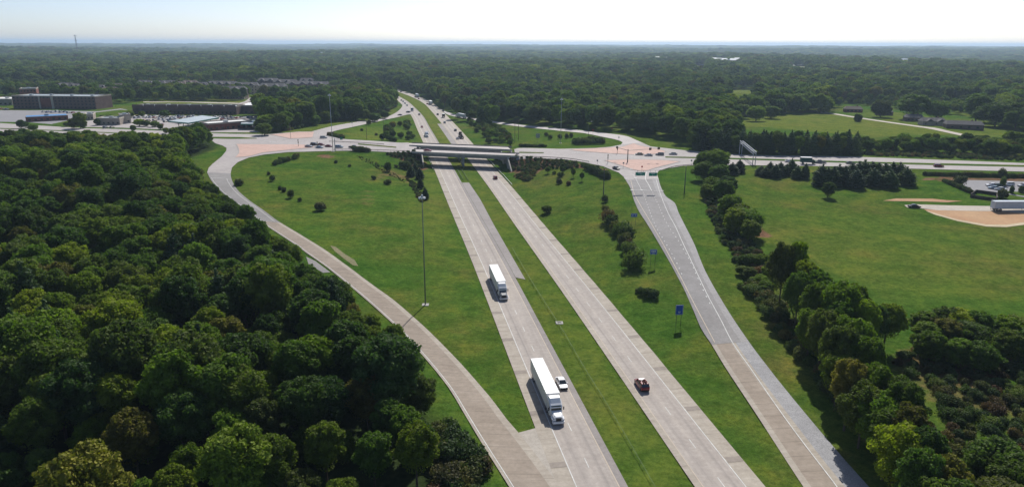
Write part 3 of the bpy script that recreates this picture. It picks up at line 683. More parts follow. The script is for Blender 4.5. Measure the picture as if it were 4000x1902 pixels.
# ------------------------------------------------------------------ vehicles
def ring(y, hw, z0, z1, z2, inset=.12, floor_in=.05):
    return [(-hw+floor_in, y, z0), (hw-floor_in, y, z0), (hw, y, z0+.18), (hw, y, z1), (hw-inset, y, z2), (-hw+inset, y, z2), (-hw, y, z1), (-hw, y, z0+.18)]
MESHC = {}
def wheel_me(r=.34, w=.24):
    k = ('wheel', r, w)
    if k not in MESHC:
        mb = MB(); mb.tube((-w/2, 0, 0), (w/2, 0, 0), r, n=16, mi=0); mb.tube((-w/2-.01, 0, 0), (w/2+.01, 0, 0), r*.58, n=12, mi=1)
        MESHC[k] = mb.mesh('wheel', [M['tyre'], M['chrome']])
    return MESHC[k]
SPEC = {  # length, width, belt, roof, hood z, front cabin y, rear cabin y, roof front y, roof rear y  (front of car = +Y)
 'sedan': (4.8, 1.84, .98, 1.46, .86, 1.25, -1.75, .35, -1.0), 'suv': (4.85, 1.94, 1.12, 1.74, 1.06, 1.25, -2.25, .55, -2.0),
 'pickup': (5.9, 2.02, 1.18, 1.88, 1.14, 1.55, -.55, .85, -.35), 'van': (5.0, 1.98, 1.1, 1.85, 1.0, 1.7, -2.35, .9, -2.15)}
def car_meshes(kind, col):
    k = (kind, col)
    if k in MESHC: return MESHC[k]
    L, W, belt, roof, hood, cf, cr, rf, rr = SPEC[kind]; hw = W/2; y0, y1 = -L/2, L/2; z0 = .24
    pm = PAINT[col]; parts = []
    mb = MB()
    tail = belt-.02 if kind != 'pickup' else 1.12
    if kind == 'pickup':
        secs = [ring(cr-.02, hw, z0, belt-.1, belt), ring(cf-.1, hw, z0, belt-.1, belt-.0), ring(cf+.05, hw, z0, hood-.12, hood), ring(y1-.5, hw*.98, z0, hood-.2, hood-.06), ring(y1-.1, hw*.94, z0+.05, hood-.32, hood-.18), ring(y1, hw*.88, z0+.2, hood-.45, hood-.35)]
        mb.loft(secs)
        mb.box(-hw, hw, y0+.02, cr-.03, z0+.1, .72); mb.box(-hw, -hw+.12, y0+.02, cr-.03, .72, 1.14); mb.box(hw-.12, hw, y0+.02, cr-.03, .72, 1.14); mb.box(-hw+.12, hw-.12, y0+.02, y0+.12, .72, 1.12)
    else:
        secs = [ring(y0, hw*.9, z0+.2, belt-.4, belt-.22), ring(y0+.12, hw*.96, z0+.05, belt-.2, belt-.06), ring(y0+.5, hw, z0, belt-.12, tail), ring(cr+.1, hw, z0, belt-.1, belt), ring(cf-.15, hw, z0, belt-.1, belt), ring(cf+.05, hw, z0, hood-.1, hood),
                ring(y1-.6, hw*.98, z0, hood-.18, hood-.08), ring(y1-.12, hw*.92, z0+.05, hood-.32, hood-.2), ring(y1, hw*.82, z0+.18, hood-.45, hood-.36)]
        mb.loft(secs)
    parts.append(('body', mb.mesh('body', pm, False)))
    ti = .16 if kind == 'sedan' else .12
    mb = MB(); w0 = hw-.1; w1 = hw-.1-ti
    mb.addm([(-w0, cr, belt-.02), (w0, cr, belt-.02), (w0, cf, belt-.04), (-w0, cf, belt-.04), (-w1, rr, roof-.05), (w1, rr, roof-.05), (w1, rf, roof-.05), (-w1, rf, roof-.05)],
            [(0, 3, 2, 1), (4, 5, 6, 7), (0, 1, 5, 4), (1, 2, 6, 5), (2, 3, 7, 6), (3, 0, 4, 7)])
    parts.append(('windows', mb.mesh('windows', M['glass'])))
    mb = MB(); mb.loft([[(-w1-.03, rr-.06, roof-.06), (w1+.03, rr-.06, roof-.06), (w1-.08, rr, roof), (-w1+.08, rr, roof)], [(-w1-.03, (rf+rr)/2, roof-.05), (w1+.03, (rf+rr)/2, roof-.05), (w1-.1, (rf+rr)/2, roof+.03), (-w1+.1, (rf+rr)/2, roof+.03)], [(-w1-.03, rf+.06, roof-.06), (w1+.03, rf+.06, roof-.06), (w1-.08, rf, roof), (-w1+.08, rf, roof)]])
    for s in (-1, 1):
        for (ya, yb) in ((cr, rr), (cf, rf), ((cr+cf)/2, (rr+rf)/2)):
            mb.tube((s*(w0+.005), ya, belt-.03), (s*(w1+.01), yb, roof-.05), .05, n=5)
    parts.append(('roof', mb.mesh('roof', pm)))
    small = []
    for s in (-1, 1):
        mb = MB(); mb.box(s*hw*.66-.2, s*hw*.66+.2, y1-.13, y1-.03+.02, hood-.36, hood-.22); small.append(('headlight', mb.mesh('headlight', M['lamp_glass'])))
        mb = MB(); mb.box(s*hw*.78-.13, s*hw*.78+.13, y0-.015, y0+.08, belt-.38, belt-.12); small.append(('tail_light', mb.mesh('tail_light', M['tail'])))
        mb = MB(); mb.box(s*(hw+.1)-.1, s*(hw+.1)+.1, cf-.35, cf-.2, belt-.02, belt+.14); small.append(('mirror', mb.mesh('mirror', pm)))
    mb = MB(); mb.box(-hw*.45, hw*.45, y1-.06, y1+.02, z0+.25, hood-.42); small.append(('grille', mb.mesh('grille', M['black'])))
    for a_ in ((y1-.1, y1+.045, .02, .2), (y0-.045, y0+.1, .05, .24)):
        mb = MB(); mb.box(-hw*.86, hw*.86, a_[0], a_[1], z0+a_[2], z0+a_[3]); small.append(('bumper', mb.mesh('bumper', M['black'] if kind != 'pickup' else M['chrome'])))
    MESHC[k] = (parts, small); return MESHC[k]
def car(kind, col, x, y, z, rz, label, group=None, detail=True, cat=None):
    nm = {'sedan': 'sedan', 'suv': 'suv', 'pickup': 'pickup_truck', 'van': 'van'}[kind]
    r = empty(nm, (x, y, z), rz, label, cat or {'sedan': 'car', 'suv': 'car', 'pickup': 'pickup truck', 'van': 'van'}[kind], group)
    parts, small = car_meshes(kind, col)
    for n_, me in parts + (small if detail else []): add(n_, me, r)
    L, W = SPEC[kind][:2]
    for sx in (-1, 1):
        for sy in (-.31, .31): add('wheel', wheel_me(.36 if kind != 'sedan' else .33), r, (sx*(W/2-.1), sy*L, .36 if kind != 'sedan' else .33))
    return r
def heading(R, x, y, away):
    P_ = roadline(R, 3); i = int(np.argmin(np.hypot(P_[:, 0]-x, P_[:, 1]-y))); i = min(max(i, 1), len(P_)-2); t = P_[i+1]-P_[i-1]
    a = math.atan2(-t[0], t[1]); return a if away else a+math.pi
def snap(R, px, py, offs):
    x, y = G(px, py, 0.1); P_ = roadline(R, offs); i = int(np.argmin(np.hypot(P_[:, 0]-x, (P_[:, 1]-y)*1.))); return float(P_[i, 0]), float(P_[i, 1])
def rcar(R, px, py, lane, kind, col, label, group=None):
    offs = (1.8, 5.4)[lane] if R is R1 else (3.0, 6.6)[lane]
    x, y = snap(R, px, py, offs); return car(kind, col, x, y, float(S(x, y))+.11, heading(R, x, y, R is R2), label, group)
gs, gn = 'cars driving toward the overpass from the far left bend', 'cars driving away on the right carriageway'
rcar(R1, 1548, 376.5, 1, 'sedan', 'black', 'black car farthest away on the left carriageway, by the trees at the bend', gs)
rcar(R1, 1557, 385.5, 0, 'sedan', 'white', 'white car second farthest on the left carriageway near the bend', gs)
rcar(R1, 1579, 394, 0, 'sedan', 'black', 'black car just ahead of the small white van near the bend', gs)
rcar(R1, 1587, 400, 0, 'van', 'white', 'small white van between two cars near the far bend', gs)
rcar(R1, 1595, 406, 0, 'sedan', 'grey', 'grey car right in front of the small white van', gs)
rcar(R1, 1606, 414, 0, 'suv', 'white', 'white car driving behind the box truck where the ramp leaves', gs)
rcar(R1, 1641, 450, 1, 'suv', 'tan', 'tan car in the inner lane ahead of the box truck', gs)
rcar(R1, 1654, 499, 0, 'sedan', 'dark_red', 'dark red car following the white flatbed truck beyond the overpass', gs)
rcar(R2, 1557, 361, 0, 'sedan', 'black', 'black car farthest away on the right carriageway', gn)
rcar(R2, 1628, 388, 0, 'sedan', 'dark_red', 'dark red car between the two far semi trailers', gn)
rcar(R2, 1669, 408, 0, 'sedan', 'red', 'small red car in the inner lane left of the white semi trailer', gn)
rcar(R2, 1709, 450, 0, 'suv', 'grey', 'grey suv in the inner lane left of the dark box truck', gn)
rcar(R2, 1734, 482, 0, 'suv', 'silver', 'silver suv in the inner lane behind the dark box truck', gn)
rcar(R2, 1778, 512, 1, 'suv', 'grey', 'dark grey suv just ahead of the flatbed truck carrying machinery', gn)
rcar(R2, 1786, 545, 0, 'sedan', 'silver', 'silver car beside the flatbed truck carrying machinery', gn)
rcar(R2, 1930, 697, 1, 'suv', 'dark_red', 'dark red suv that has not yet reached the overpass on the right carriageway')
x, y = snap(R1, 2180, 1490, 6.0); car('sedan', 'white', x, y, float(S(x, y))+.11, heading(R1, x, y, False), 'white sedan passing the nearest semi truck')
x, y = G(1731, 436, .1); car('sedan', 'navy', x, y, .15, heading(R2, x, y, True)+.15, 'dark car merging from the far right ramp')
x, y = G(1594, 441, .1); car('suv', 'grey', x, y, .2, 1.0, 'grey suv leaving the interstate at the far left ramp')
x, y, z = GS(1562, 452); car('sedan', 'black', x, y, z+.12, 1.25, 'small black car climbing the far left ramp')
x, y, z = GS(1880, 471); car('sedan', 'black', x, y, z+.12, 1.15, 'black car on the far right ramp behind the long trailer')
# crossroad traffic
cx = math.atan2(G(2600, 604, Z7)[1]-G(2500, 601, Z7)[1], G(2600, 604, Z7)[0]-G(2500, 601, Z7)[0])
dirE = cx-math.pi/2; dirW = cx+math.pi/2
def xcar(px, py, kind, col, d, label, group=None, dz=0.):
    x, y = G(px, py, Z7+.1); return car(kind, col, x, y, Z7+.11+dz, d, label, group)
gw = 'cars waiting at the left junction'
xcar(1206, 575, 'sedan', 'silver', dirE, 'silver sedan first in the queue left of the tall light mast', gw)
xcar(1228, 568, 'suv', 'black', dirE, 'black suv beside the silver sedan in the queue at the left junction', gw)
xcar(1248, 579, 'sedan', 'light_blue', dirE, 'pale blue sedan second in the near queue left of the light mast', gw)
xcar(1253, 568, 'sedan', 'dark_red', dirE, 'dark red sedan mostly hidden behind the pale blue sedan', gw)
xcar(1284, 574.5, 'sedan', 'dark_red', dirE, 'dark sedan just left of the light mast', gw)
xcar(1325, 577.5, 'suv', 'light_blue', dirE, 'blue grey suv just right of the light mast', gw)
xcar(1381, 579, 'pickup', 'black', dirE, 'black pickup last in the queue at the left junction')
xcar(1264, 541, 'suv', 'silver', dirE+.4, 'silver suv alone on the paved junction beyond the queue')
xcar(1671, 592, 'sedan', 'red', dirE, 'red sedan crossing the nearer overpass', dz=.15)
ge = 'cars waiting at the right junction'
xcar(2497, 606, 'sedan', 'tan', dirW, 'tan sedan first of the four cars waiting at the right junction', ge)
xcar(2533, 610, 'sedan', 'silver', dirW, 'silver sedan second of the four cars waiting at the right junction', ge)
xcar(2577, 607, 'suv', 'grey', dirW, 'grey suv third of the four cars waiting at the right junction', ge)
xcar(2629, 605, 'sedan', 'silver', dirW, 'silver sedan last of the four cars waiting at the right junction', ge)
xcar(2407, 661, 'sedan', 'black', dirE-.9, 'black sedan turning down onto the right ramp')
xcar(3204, 638, 'pickup', 'grey', dirW, 'dark grey pickup just right of the dark green box truck')
xcar(3322, 641, 'sedan', 'green', dirE, 'green car half hidden behind the row of trees on the crossroad')
xcar(3666, 653, 'suv', 'dark_red', dirE, 'dark maroon suv alone on the crossroad at the far right')
xcar(3083, 634, 'sedan', 'white', dirE, 'white car showing above the trees left of the dark green box truck')

def truckwheel(r=.5, w=.5): return wheel_me(r, w)
def trailer_meshes(L, tint='white', z0=1.15, z1=4.1, W=2.6):
    k = ('trailer', L, tint)
    if k in MESHC: return MESHC[k]
    bm = MB(); bm.box(-W/2, W/2, -L/2, L/2, z0, z1); box = bm.mesh('cargo_box', M['trailer_'+tint])
    tr = MB()
    for s in (-1, 1):
        for z in (z0, z1-.12): tr.box(s*(W/2+.012)-.012, s*(W/2+.012)+.012, -L/2, L/2, z, z+.12)
    for y in (-L/2, L/2-.1):
        for s in (-1, 1): tr.box(s*(W/2+.02)-.02, s*(W/2+.02)+.02, y, y+.1, z0+.13, z1-.13)
    tr.box(-W/2, W/2, -L/2-.03, -L/2-.003, z1-.2, z1-.02); tr.box(-.02, .02, -L/2-.03, -L/2-.003, z0, z1-.21)
    ribs = MB()
    n_ = int(L/.6)
    for i in range(1, n_):
        for s in (-1, 1): ribs.box(s*(W/2+.006)-.006, s*(W/2+.006)+.006, -L/2+i*L/n_, -L/2+i*L/n_+.05, z0+.13, z1-.13)
    un = MB(); un.box(-.5, .5, -L/2+.3, L/2-1, z0-.28, z0-.01); un.box(-1.1, 1.1, -L/2, -L/2+.12, .5, .65); un.box(-.8, -.7, -L/2+.02, -L/2+.1, .65, z0-.01); un.box(.7, .8, -L/2+.02, -L/2+.1, .65, z0-.01)
    lg = MB()
    for s in (-1, 1): lg.box(s*.95-.08, s*.95+.08, L/2-3.2, L/2-3.0, .35, z0-.01)
    MESHC[k] = [('cargo_box', box), ('trim', tr.mesh('trim', M['trailer_rib'])), ('side_posts', ribs.mesh('side_posts', M['trailer_rib'])), ('underframe', un.mesh('underframe', M['black'])), ('landing_gear', lg.mesh('landing_gear', M['dark_steel']))]
    return MESHC[k]
M['trailer_white'] = plain('trailer_white', (.77, .77, .755), .45, var=.07, scale=.6)
M['trailer_blue'] = plain('trailer_pale_blue', (.50, .56, .62), .5, var=.08, scale=.8)
M['trailer_green'] = plain('truck_dark_green', (.04, .10, .085), .5, var=.1)
M['trailer_brown'] = plain('truck_dark_brown', (.075, .06, .05), .6, var=.2)
M['trailer_rib'] = plain('aluminium_trim', (.55, .56, .57), .4, .5, .05)
def put_trailer(r, L, tint, y0, axles=True):
    """trailer as a part of r; y0 = its centre along the truck"""
    ms_ = trailer_meshes(L, tint)
    t = add('trailer', ms_[0][1], r, (0, y0, 0))
    for n_, me in ms_[1:]: add(n_, me, t)
    if axles:
        for sx in (-1, 1):
            for ya in (-L/2+1.6, -L/2+2.9): add('wheel', truckwheel(), t, (sx*1.0, ya, .5))
    return t
def tractor(r, paint, hoodpaint, y0, sleeper=True, hood_dark=False):
    """conventional tractor: rear of frame at y0, nose at y0+7.6"""
    P1 = PAINT[paint]; P2 = PAINT[hoodpaint]
    mb = MB(); mb.box(-.5, .5, y0, y0+6.6, .75, 1.02); add('frame', mb.mesh('frame', M['black']), r)
    yc = y0+2.6
    def rg(y, w, a, b, c=None, ins=.15): return [(-w, y, a), (w, y, a), (w, y, b-ins), (w-ins*1.3, y, b), (-w+ins*1.3, y, b), (-w, y, b-ins)]
    mb = MB(); mb.loft([rg(yc, 1.22, .95, 3.55), rg(yc+1.1, 1.24, .95, 3.62), rg(yc+2.1, 1.22, .95, 2.95), rg(yc+2.35, 1.18, .95, 2.62)]); cab = add('cab', mb.mesh('cab', P1), r)
    mb = MB(); mb.loft([[(-1.15, yc+.02, 3.5), (1.15, yc+.02, 3.5), (1.05, yc+.02, 4.0), (-1.05, yc+.02, 4.0)], [(-1.15, yc+1.0, 3.55), (1.15, yc+1.0, 3.55), (.98, yc+1.0, 3.9), (-.98, yc+1.0, 3.9)], [(-1.05, yc+2.0, 2.95), (1.05, yc+2.0, 2.95), (.8, yc+1.9, 3.05), (-.8, yc+1.9, 3.05)]])
    add('roof_fairing', mb.mesh('roof_fairing', P1), r)
    mb = MB(); mb.addm([(-1.02, yc+2.365, 2.05), (1.02, yc+2.365, 2.05), (.92, yc+2.17, 2.86), (-.92, yc+2.17, 2.86), (-1.02, yc+2.44, 2.05), (1.02, yc+2.44, 2.05), (.92, yc+2.26, 2.86), (-.92, yc+2.26, 2.86)], [(0, 3, 2, 1), (4, 5, 6, 7), (0, 1, 5, 4), (1, 2, 6, 5), (2, 3, 7, 6), (3, 0, 4, 7)])
    add('windshield', mb.mesh('windshield', M['glass']), r)
    for s in (-1, 1):
        mb = MB(); mb.box(s*1.235-.012, s*1.235+.012, yc+1.35, yc+2.1, 1.95, 2.6); w = add('door', mb.mesh('door_window', M['glass']), r)
    ww = .98
    mb = MB(); mb.loft([[(-1.08, yc+2.36, 1.0), (1.08, yc+2.36, 1.0), (1.05, yc+2.36, 1.85), (.8, yc+2.36, 2.04), (-.8, yc+2.36, 2.04), (-1.05, yc+2.36, 1.85)],
                        [(-1.02, yc+3.9, 1.0), (1.02, yc+3.9, 1.0), (.95, yc+3.9, 1.6), (.6, yc+3.9, 1.82), (-.6, yc+3.9, 1.82), (-.95, yc+3.9, 1.6)],
                        [(-.9, yc+4.55, 1.0), (.9, yc+4.55, 1.0), (.8, yc+4.5, 1.45), (.5, yc+4.4, 1.68), (-.5, yc+4.4, 1.68), (-.8, yc+4.5, 1.45)]]); add('hood', mb.mesh('hood', P2), r)
    mb = MB(); mb.box(-.52, .52, yc+4.5, yc+4.62, .92, 1.52); add('grille', mb.mesh('grille', M['black']), r)
    mb = MB(); mb.loft([[(-1.22, yc+4.2, .38), (1.22, yc+4.2, .38), (1.22, yc+4.2, .85), (-1.22, yc+4.2, .85)], [(-1.1, yc+4.72, .4), (1.1, yc+4.72, .4), (1.1, yc+4.7, .82), (-1.1, yc+4.7, .82)]]); add('bumper', mb.mesh('bumper', P1), r)
    for s in (-1, 1):
        mb = MB(); mb.loft([[(s*.72, yc+3.0, 1.0), (s*1.24, yc+3.0, .95), (s*1.24, yc+3.0, 1.15), (s*.72, yc+3.0, 1.4)], [(s*.72, yc+3.6, 1.1), (s*1.26, yc+3.6, 1.12), (s*1.26, yc+3.6, 1.28), (s*.72, yc+3.6, 1.5)], [(s*.72, yc+4.3, .9), (s*1.2, yc+4.25, .86), (s*1.2, yc+4.25, 1.15), (s*.72, yc+4.4, 1.35)]]); add('fender', mb.mesh('fender', P2), r)
        mb = MB(); mb.box(s*.92-.14, s*.92+.14, yc+4.36, yc+4.5, .98, 1.2); add('headlight', mb.mesh('headlight', M['lamp_glass']), r)
        mb = MB(); mb.box(s*1.5-.1, s*1.5+.1, yc+2.2, yc+2.3, 1.95, 2.65); mb.tube((s*1.2, yc+2.2, 2.6), (s*1.5, yc+2.25, 2.6), .025, n=5); add('mirror', mb.mesh('mirror', M['black']), r)
        mb = MB(); mb.tube((s*.98, yc+.3, .75), (s*.98, yc+1.9, .75), .3, n=14); add('fuel_tank', mb.mesh('fuel_tank', M['chrome'], True), r)
        mb = MB(); mb.box(s*1.2-.03, s*1.2+.03, yc-.5, yc-.02, 1.0, 3.5); add('side_fairing', mb.mesh('side_fairing', P1), r)
        add('wheel', truckwheel(.5, .32), r, (s*1.05, yc+3.6, .5))
        for ya in (y0+.75, y0+2.05): add('wheel', truckwheel(), r, (s*1.0, ya, .5))
def semi(x, y, z, rz, label, paint='white', hood='white', tint='white', L=16.2, group=None):
    """origin = ground under the nose of the truck"""
    r = empty('semi_truck', (x, y, z), rz, label, 'semi truck', group)
    tractor(r, paint, hood, -7.35, True); put_trailer(r, L, tint, -5.3-L/2); return r
def semi_on(R, px, py, lane, label, off=None, **kw):
    offs = off if off is not None else ((1.8, 5.4)[lane] if R is R1 else (3.0, 6.6)[lane])
    x, y = snap(R, px, py, offs); return semi(x, y, float(S(x, y))+.11, heading(R, x, y, R is R2), label, **kw)
s1 = semi_on(R1, 2190, 1664, 0, 'white semi truck nearest to the camera, with the white sedan beside its trailer', off=1.65)
lm = MB(); 
for k, (a, b, c, d) in enumerate([(-.55, .0, -.5, .42), (-.5, .0, -.3, .02), (-.18, .0, -.1, .3), (-.02, .05, .12, .3), (.2, .0, .3, .32), (.36, .02, .56, .1), (-.3, -.18, -.1, -.12)]):
    lm.box(a, c if c > a else a+.04, -.012, 0, min(b, d), max(b, d, min(b, d)+.05))
add('trailer_lettering', lm.mesh('trailer_lettering', M['dark_steel']), s1, (0.1, -5.285, 3.25), math.pi)
semi_on(R1, 1981, 1176, 0, 'semi truck with a dark grey hood, second nearest on the left carriageway', hood='grey')
# trucks beyond the overpass
def box_truck(x, y, z, rz, label, tint, paint, L=7.5, name='box_truck', high=3.6):
    r = empty(name, (x, y, z), rz, label, 'box truck')
    k = ('bt', L, tint, paint)
    if k not in MESHC:
        b = MB(); b.box(-1.25, 1.25, -L/2, L/2-2.2, 1.0, high); rf = MB(); rf.box(-1.27, 1.27, -L/2-.02, L/2-2.18, high+.002, high+.06)
        c = MB(); c.loft([[(-1.05, L/2-2.1, .6), (1.05, L/2-2.1, .6), (1.0, L/2-2.1, 2.5), (-1., L/2-2.1, 2.5)], [(-1.05, L/2-1., .6), (1.05, L/2-1., .6), (.95, L/2-1.1, 2.45), (-.95, L/2-1.1, 2.45)], [(-1.05, L/2-.65, .6), (1.05, L/2-.65, .6), (1.0, L/2-.65, 1.6), (-1., L/2-.65, 1.6)], [(-.98, L/2, .6), (.98, L/2, .6), (.95, L/2, 1.35), (-.95, L/2, 1.35)]])
        w = MB(); w.addm([(-.93, L/2-.66, 1.62), (.93, L/2-.66, 1.62), (.88, L/2-1.02, 2.35), (-.88, L/2-1.02, 2.35), (-.93, L/2-.60, 1.62), (.93, L/2-.60, 1.62), (.88, L/2-.95, 2.35), (-.88, L/2-.95, 2.35)], [(0, 3, 2, 1), (4, 5, 6, 7), (0, 1, 5, 4), (1, 2, 6, 5), (2, 3, 7, 6), (3, 0, 4, 7)])
        MESHC[k] = [('cargo_box', b.mesh('cargo_box', M['trailer_'+tint])), ('box_roof', rf.mesh('box_roof', M['trailer_white'])), ('cab', c.mesh('cab', PAINT[paint])), ('windshield', w.mesh('windshield', M['glass']))]
    for n_, me in MESHC[k]: add(n_, me, r)
    for sx in (-1, 1):
        for ya in (-L/2+1.5, L/2-1.2): add('wheel', truckwheel(.45, .35), r, (sx*1.0, ya, .45))
    return r
x, y = snap(R1, 1619, 435, 1.8); box_truck(x, y, .15, heading(R1, x, y, False), 'dark green box truck coming toward the overpass where the far left ramp leaves', 'green', 'white')
x, y = snap(R2, 1732, 459, 6.6); box_truck(x, y, .15, heading(R2, x, y, True), 'dark brown box truck driving away in the outer lane of the right carriageway', 'brown', 'black')
x, y = G(3155, 641, Z7+.1); box_truck(x, y, Z7+.12, dirE, 'dark green box truck with a white roof on the crossroad at right', 'green', 'green', 8.)
x, y = snap(R2, 1689, 411, 6.6); h = heading(R2, x, y, True); semi(x+22*-math.sin(h), y+22*math.cos(h), .2, h, 'semi truck with a white trailer seen from behind in the outer lane')
x, y = snap(R2, 1612, 382, 6.6); h = heading(R2, x, y, True); semi(x+20*-math.sin(h), y+20*math.cos(h), .2, h, 'semi truck with a pale blue trailer, farthest truck on the right carriageway', tint='blue')
x, y = snap(R1, 1671, 535, 1.8); h = heading(R1, x, y, False)
r = empty('flatbed_truck', (x, y, .15), h, 'white flatbed truck about to pass under the overpass on the left carriageway', 'truck')
tractor(r, 'white', 'white', -3.6)
mb = MB(); mb.box(-1.25, 1.25, -11, -1.2, 1.05, 1.3); add('flatbed', mb.mesh('flatbed', M['steel']), r)
mb = MB(); mb.box(-1.1, 1.1, -10, -3, 1.31, 2.6, taper=.15); add('load', mb.mesh('load', M['sign_back']), r)
for sx in (-1, 1):
    for ya in (-9.8, -8.5): add('wheel', truckwheel(), r, (sx*1.0, ya, .5))
x, y = snap(R2, 1799, 540, 6.6); h = heading(R2, x, y, True)
r = empty('flatbed_truck', (x, y, .15), h, 'dark flatbed truck loaded with machinery, beyond the overpass on the right carriageway', 'truck')
tractor(r, 'black', 'black', 2.)
mb = MB(); mb.box(-1.25, 1.25, -8, 4., 1.05, 1.3); add('flatbed', mb.mesh('flatbed', M['dark_steel']), r)
mb = MB(); mb.box(-1.0, 1.0, -6.5, -2, 1.31, 2.2); mb.box(-.9, .6, -5.5, -3.5, 2.2, 3.6, taper=.2); mb.tube((.3, -3, 2.2), (.8, 1.5, 4.0), .22, .15); mb.tube((.8, 1.5, 4.0), (.9, 3.2, 2.4), .15, .1); mb.box(-1.2, -.8, -7, -1.5, 1.31, 2.0); mb.box(.8, 1.2, -7, -1.5, 1.31, 2.0)
add('machinery', mb.mesh('machinery', M['trailer_brown']), r)
for sx in (-1, 1):
    for ya in (-7, -5.7): add('wheel', truckwheel(), r, (sx*1.0, ya, .5))
# long trailer on the far right ramp (turned toward the interstate)
xa, ya = G(1832, 462, 1.5); xb, yb = G(1789, 455, 1.0); h = math.atan2(-(xb-xa), yb-ya)
semi(xb-4*math.sin(h)*1, yb+4*math.cos(h), float(S(xb, yb))+.12, h, 'semi truck with a pale blue trailer seen from the side on the far right ramp', tint='blue')
# pickup with a heaped load near the camera
x, y = snap(R2, 2487, 1512, 3.0); r = car('suv', 'dark_red', x, y, float(S(x, y))+.11, heading(R2, x, y, True), 'dark red suv with painted glare on its front roof and a bundled load')
mb = MB(); rr_ = random.Random(3)
for k in range(22):
    a = rr_.uniform(-.55, .55); b = rr_.uniform(-1.9, -.5); p = Vector((a, b, 1.84+rr_.uniform(0, .1))); q = p+Vector((rr_.uniform(-.3, .3), rr_.uniform(-.3, .3), .05))
    mb.tube(p, q, rr_.uniform(.09, .16), None, 6)
add('load', mb.mesh('load', M['rust_load']), r)
mb = MB(); mb.box(-.68, .68, -.35, .55, 1.76, 1.80, taper=.03); add('roof_glare_panel', mb.mesh('roof_glare_panel', M['white']), r)  # white slab imitates sun glare on the front of the red roof
# semi-trailer parked by the gravel track at the right edge
xa, ya, za = GS(3878, 826); r = empty('parked_trailer', (xa+8.1, ya+.9, za+.1), -math.pi/2+.02, 'long pale blue trailer parked on the gravel track at the right edge', 'trailer')
put_trailer(r, 16.2, 'blue', 0)
x, y, z = GS(3571, 812); car('sedan', 'black', x, y, z+.11, -math.pi/2-.06, 'black sedan standing at the end of the gravel track in the field')
for px, py, k_, c_, hd, lb in [(3873, 728, 'sedan', 'white', 1.45, 'white sedan parked left of the brown shrub in the parking lot'), (3893, 729.5, 'sedan', 'green', 1.45, 'dark green sedan next to the white sedan in the parking lot'),
                               (3882, 739, 'sedan', 'light_blue', 1.2, 'pale blue sedan parked in front of the white sedan in the parking lot'), (3906, 744, 'sedan', 'white', 1.0, 'white car nearest to the timber enclosure in the parking lot'),
                               (3938, 726, 'suv', 'white', 1.5, 'white suv right of the brown shrub in the parking lot'), (3998, 731, 'suv', 'silver', 1.5, 'silver suv cut off by the right edge in the parking lot')]:
    x, y, z = GS(px, py); car(k_, c_, x, y, z+.11, hd, lb)

# right field surfaces
patch('gravel_track', gp([(3532, 802), (3570, 799), (3700, 803), (3880, 806), (4080, 806), (4200, 840), (4200, 850), (3900, 826), (3660, 822), (3600, 815), (3545, 812)]), M['dirtroad'], .1, g=5)
patch('clay_patch', gp([(3608, 818), (3640, 820), (3900, 824), (4200, 850), (4200, 870), (4000, 873), (3932, 883), (3854, 881), (3738, 860), (3660, 837), (3626, 826)]), M['clay'], .07, g=5)
patch('straw_strip', gp([(3626, 826), (3660, 836), (3738, 858), (3854, 878), (3932, 879), (4000, 869), (4060, 866), (4060, 874), (4000, 879), (3932, 888), (3854, 886), (3738, 864), (3650, 839), (3615, 824)]), M['straw'], .11, g=4)
patch('straw_strip', gp([(3448, 785), (3500, 776), (3640, 777), (3700, 783), (3760, 786), (3700, 791), (3620, 788), (3500, 786)]), M['clay'], .09, g=5)
patch('parking_lot', gp([(3760, 704), (4000, 710), (4200, 716), (4200, 800), (4000, 771), (3932, 759), (3899, 765), (3886, 759), (3796, 751), (3762, 737)]), M['parking'], .1, g=5)
patch('parking_island', gp([(3925, 748), (4000, 752), (4100, 760), (4100, 777), (4000, 767), (3935, 756)]), gmat, .18, g=5)
def enclosure(pts, h, label):
    r = empty('timber_enclosure', (0, 0, 0), label=label, cat='enclosure')
    P_ = [GS(*p) for p in pts]
    for a, b in zip(P_, P_[1:]+P_[:1]):
        t = (Vector(b[:2])-Vector(a[:2])).normalized(); n_ = Vector((t.y, -t.x))*.15
        mb = MB(); prism(mb, [(a[0]-n_.x, a[1]-n_.y), (b[0]-n_.x, b[1]-n_.y), (b[0]+n_.x, b[1]+n_.y), (a[0]+n_.x, a[1]+n_.y)], min(a[2], b[2])-.3, max(a[2], b[2])+h)
        add('side_panel', mb.mesh('side_panel', M['dark_wood']), r)
M['dark_wood'] = plain('dark_timber', (.07, .055, .045), .9, var=.3, scale=3)
enclosure([(3790, 772), (3812, 752), (3892, 764), (3893, 787)], 1.3, 'dark timber enclosure between the parking lot and the parked trailer')
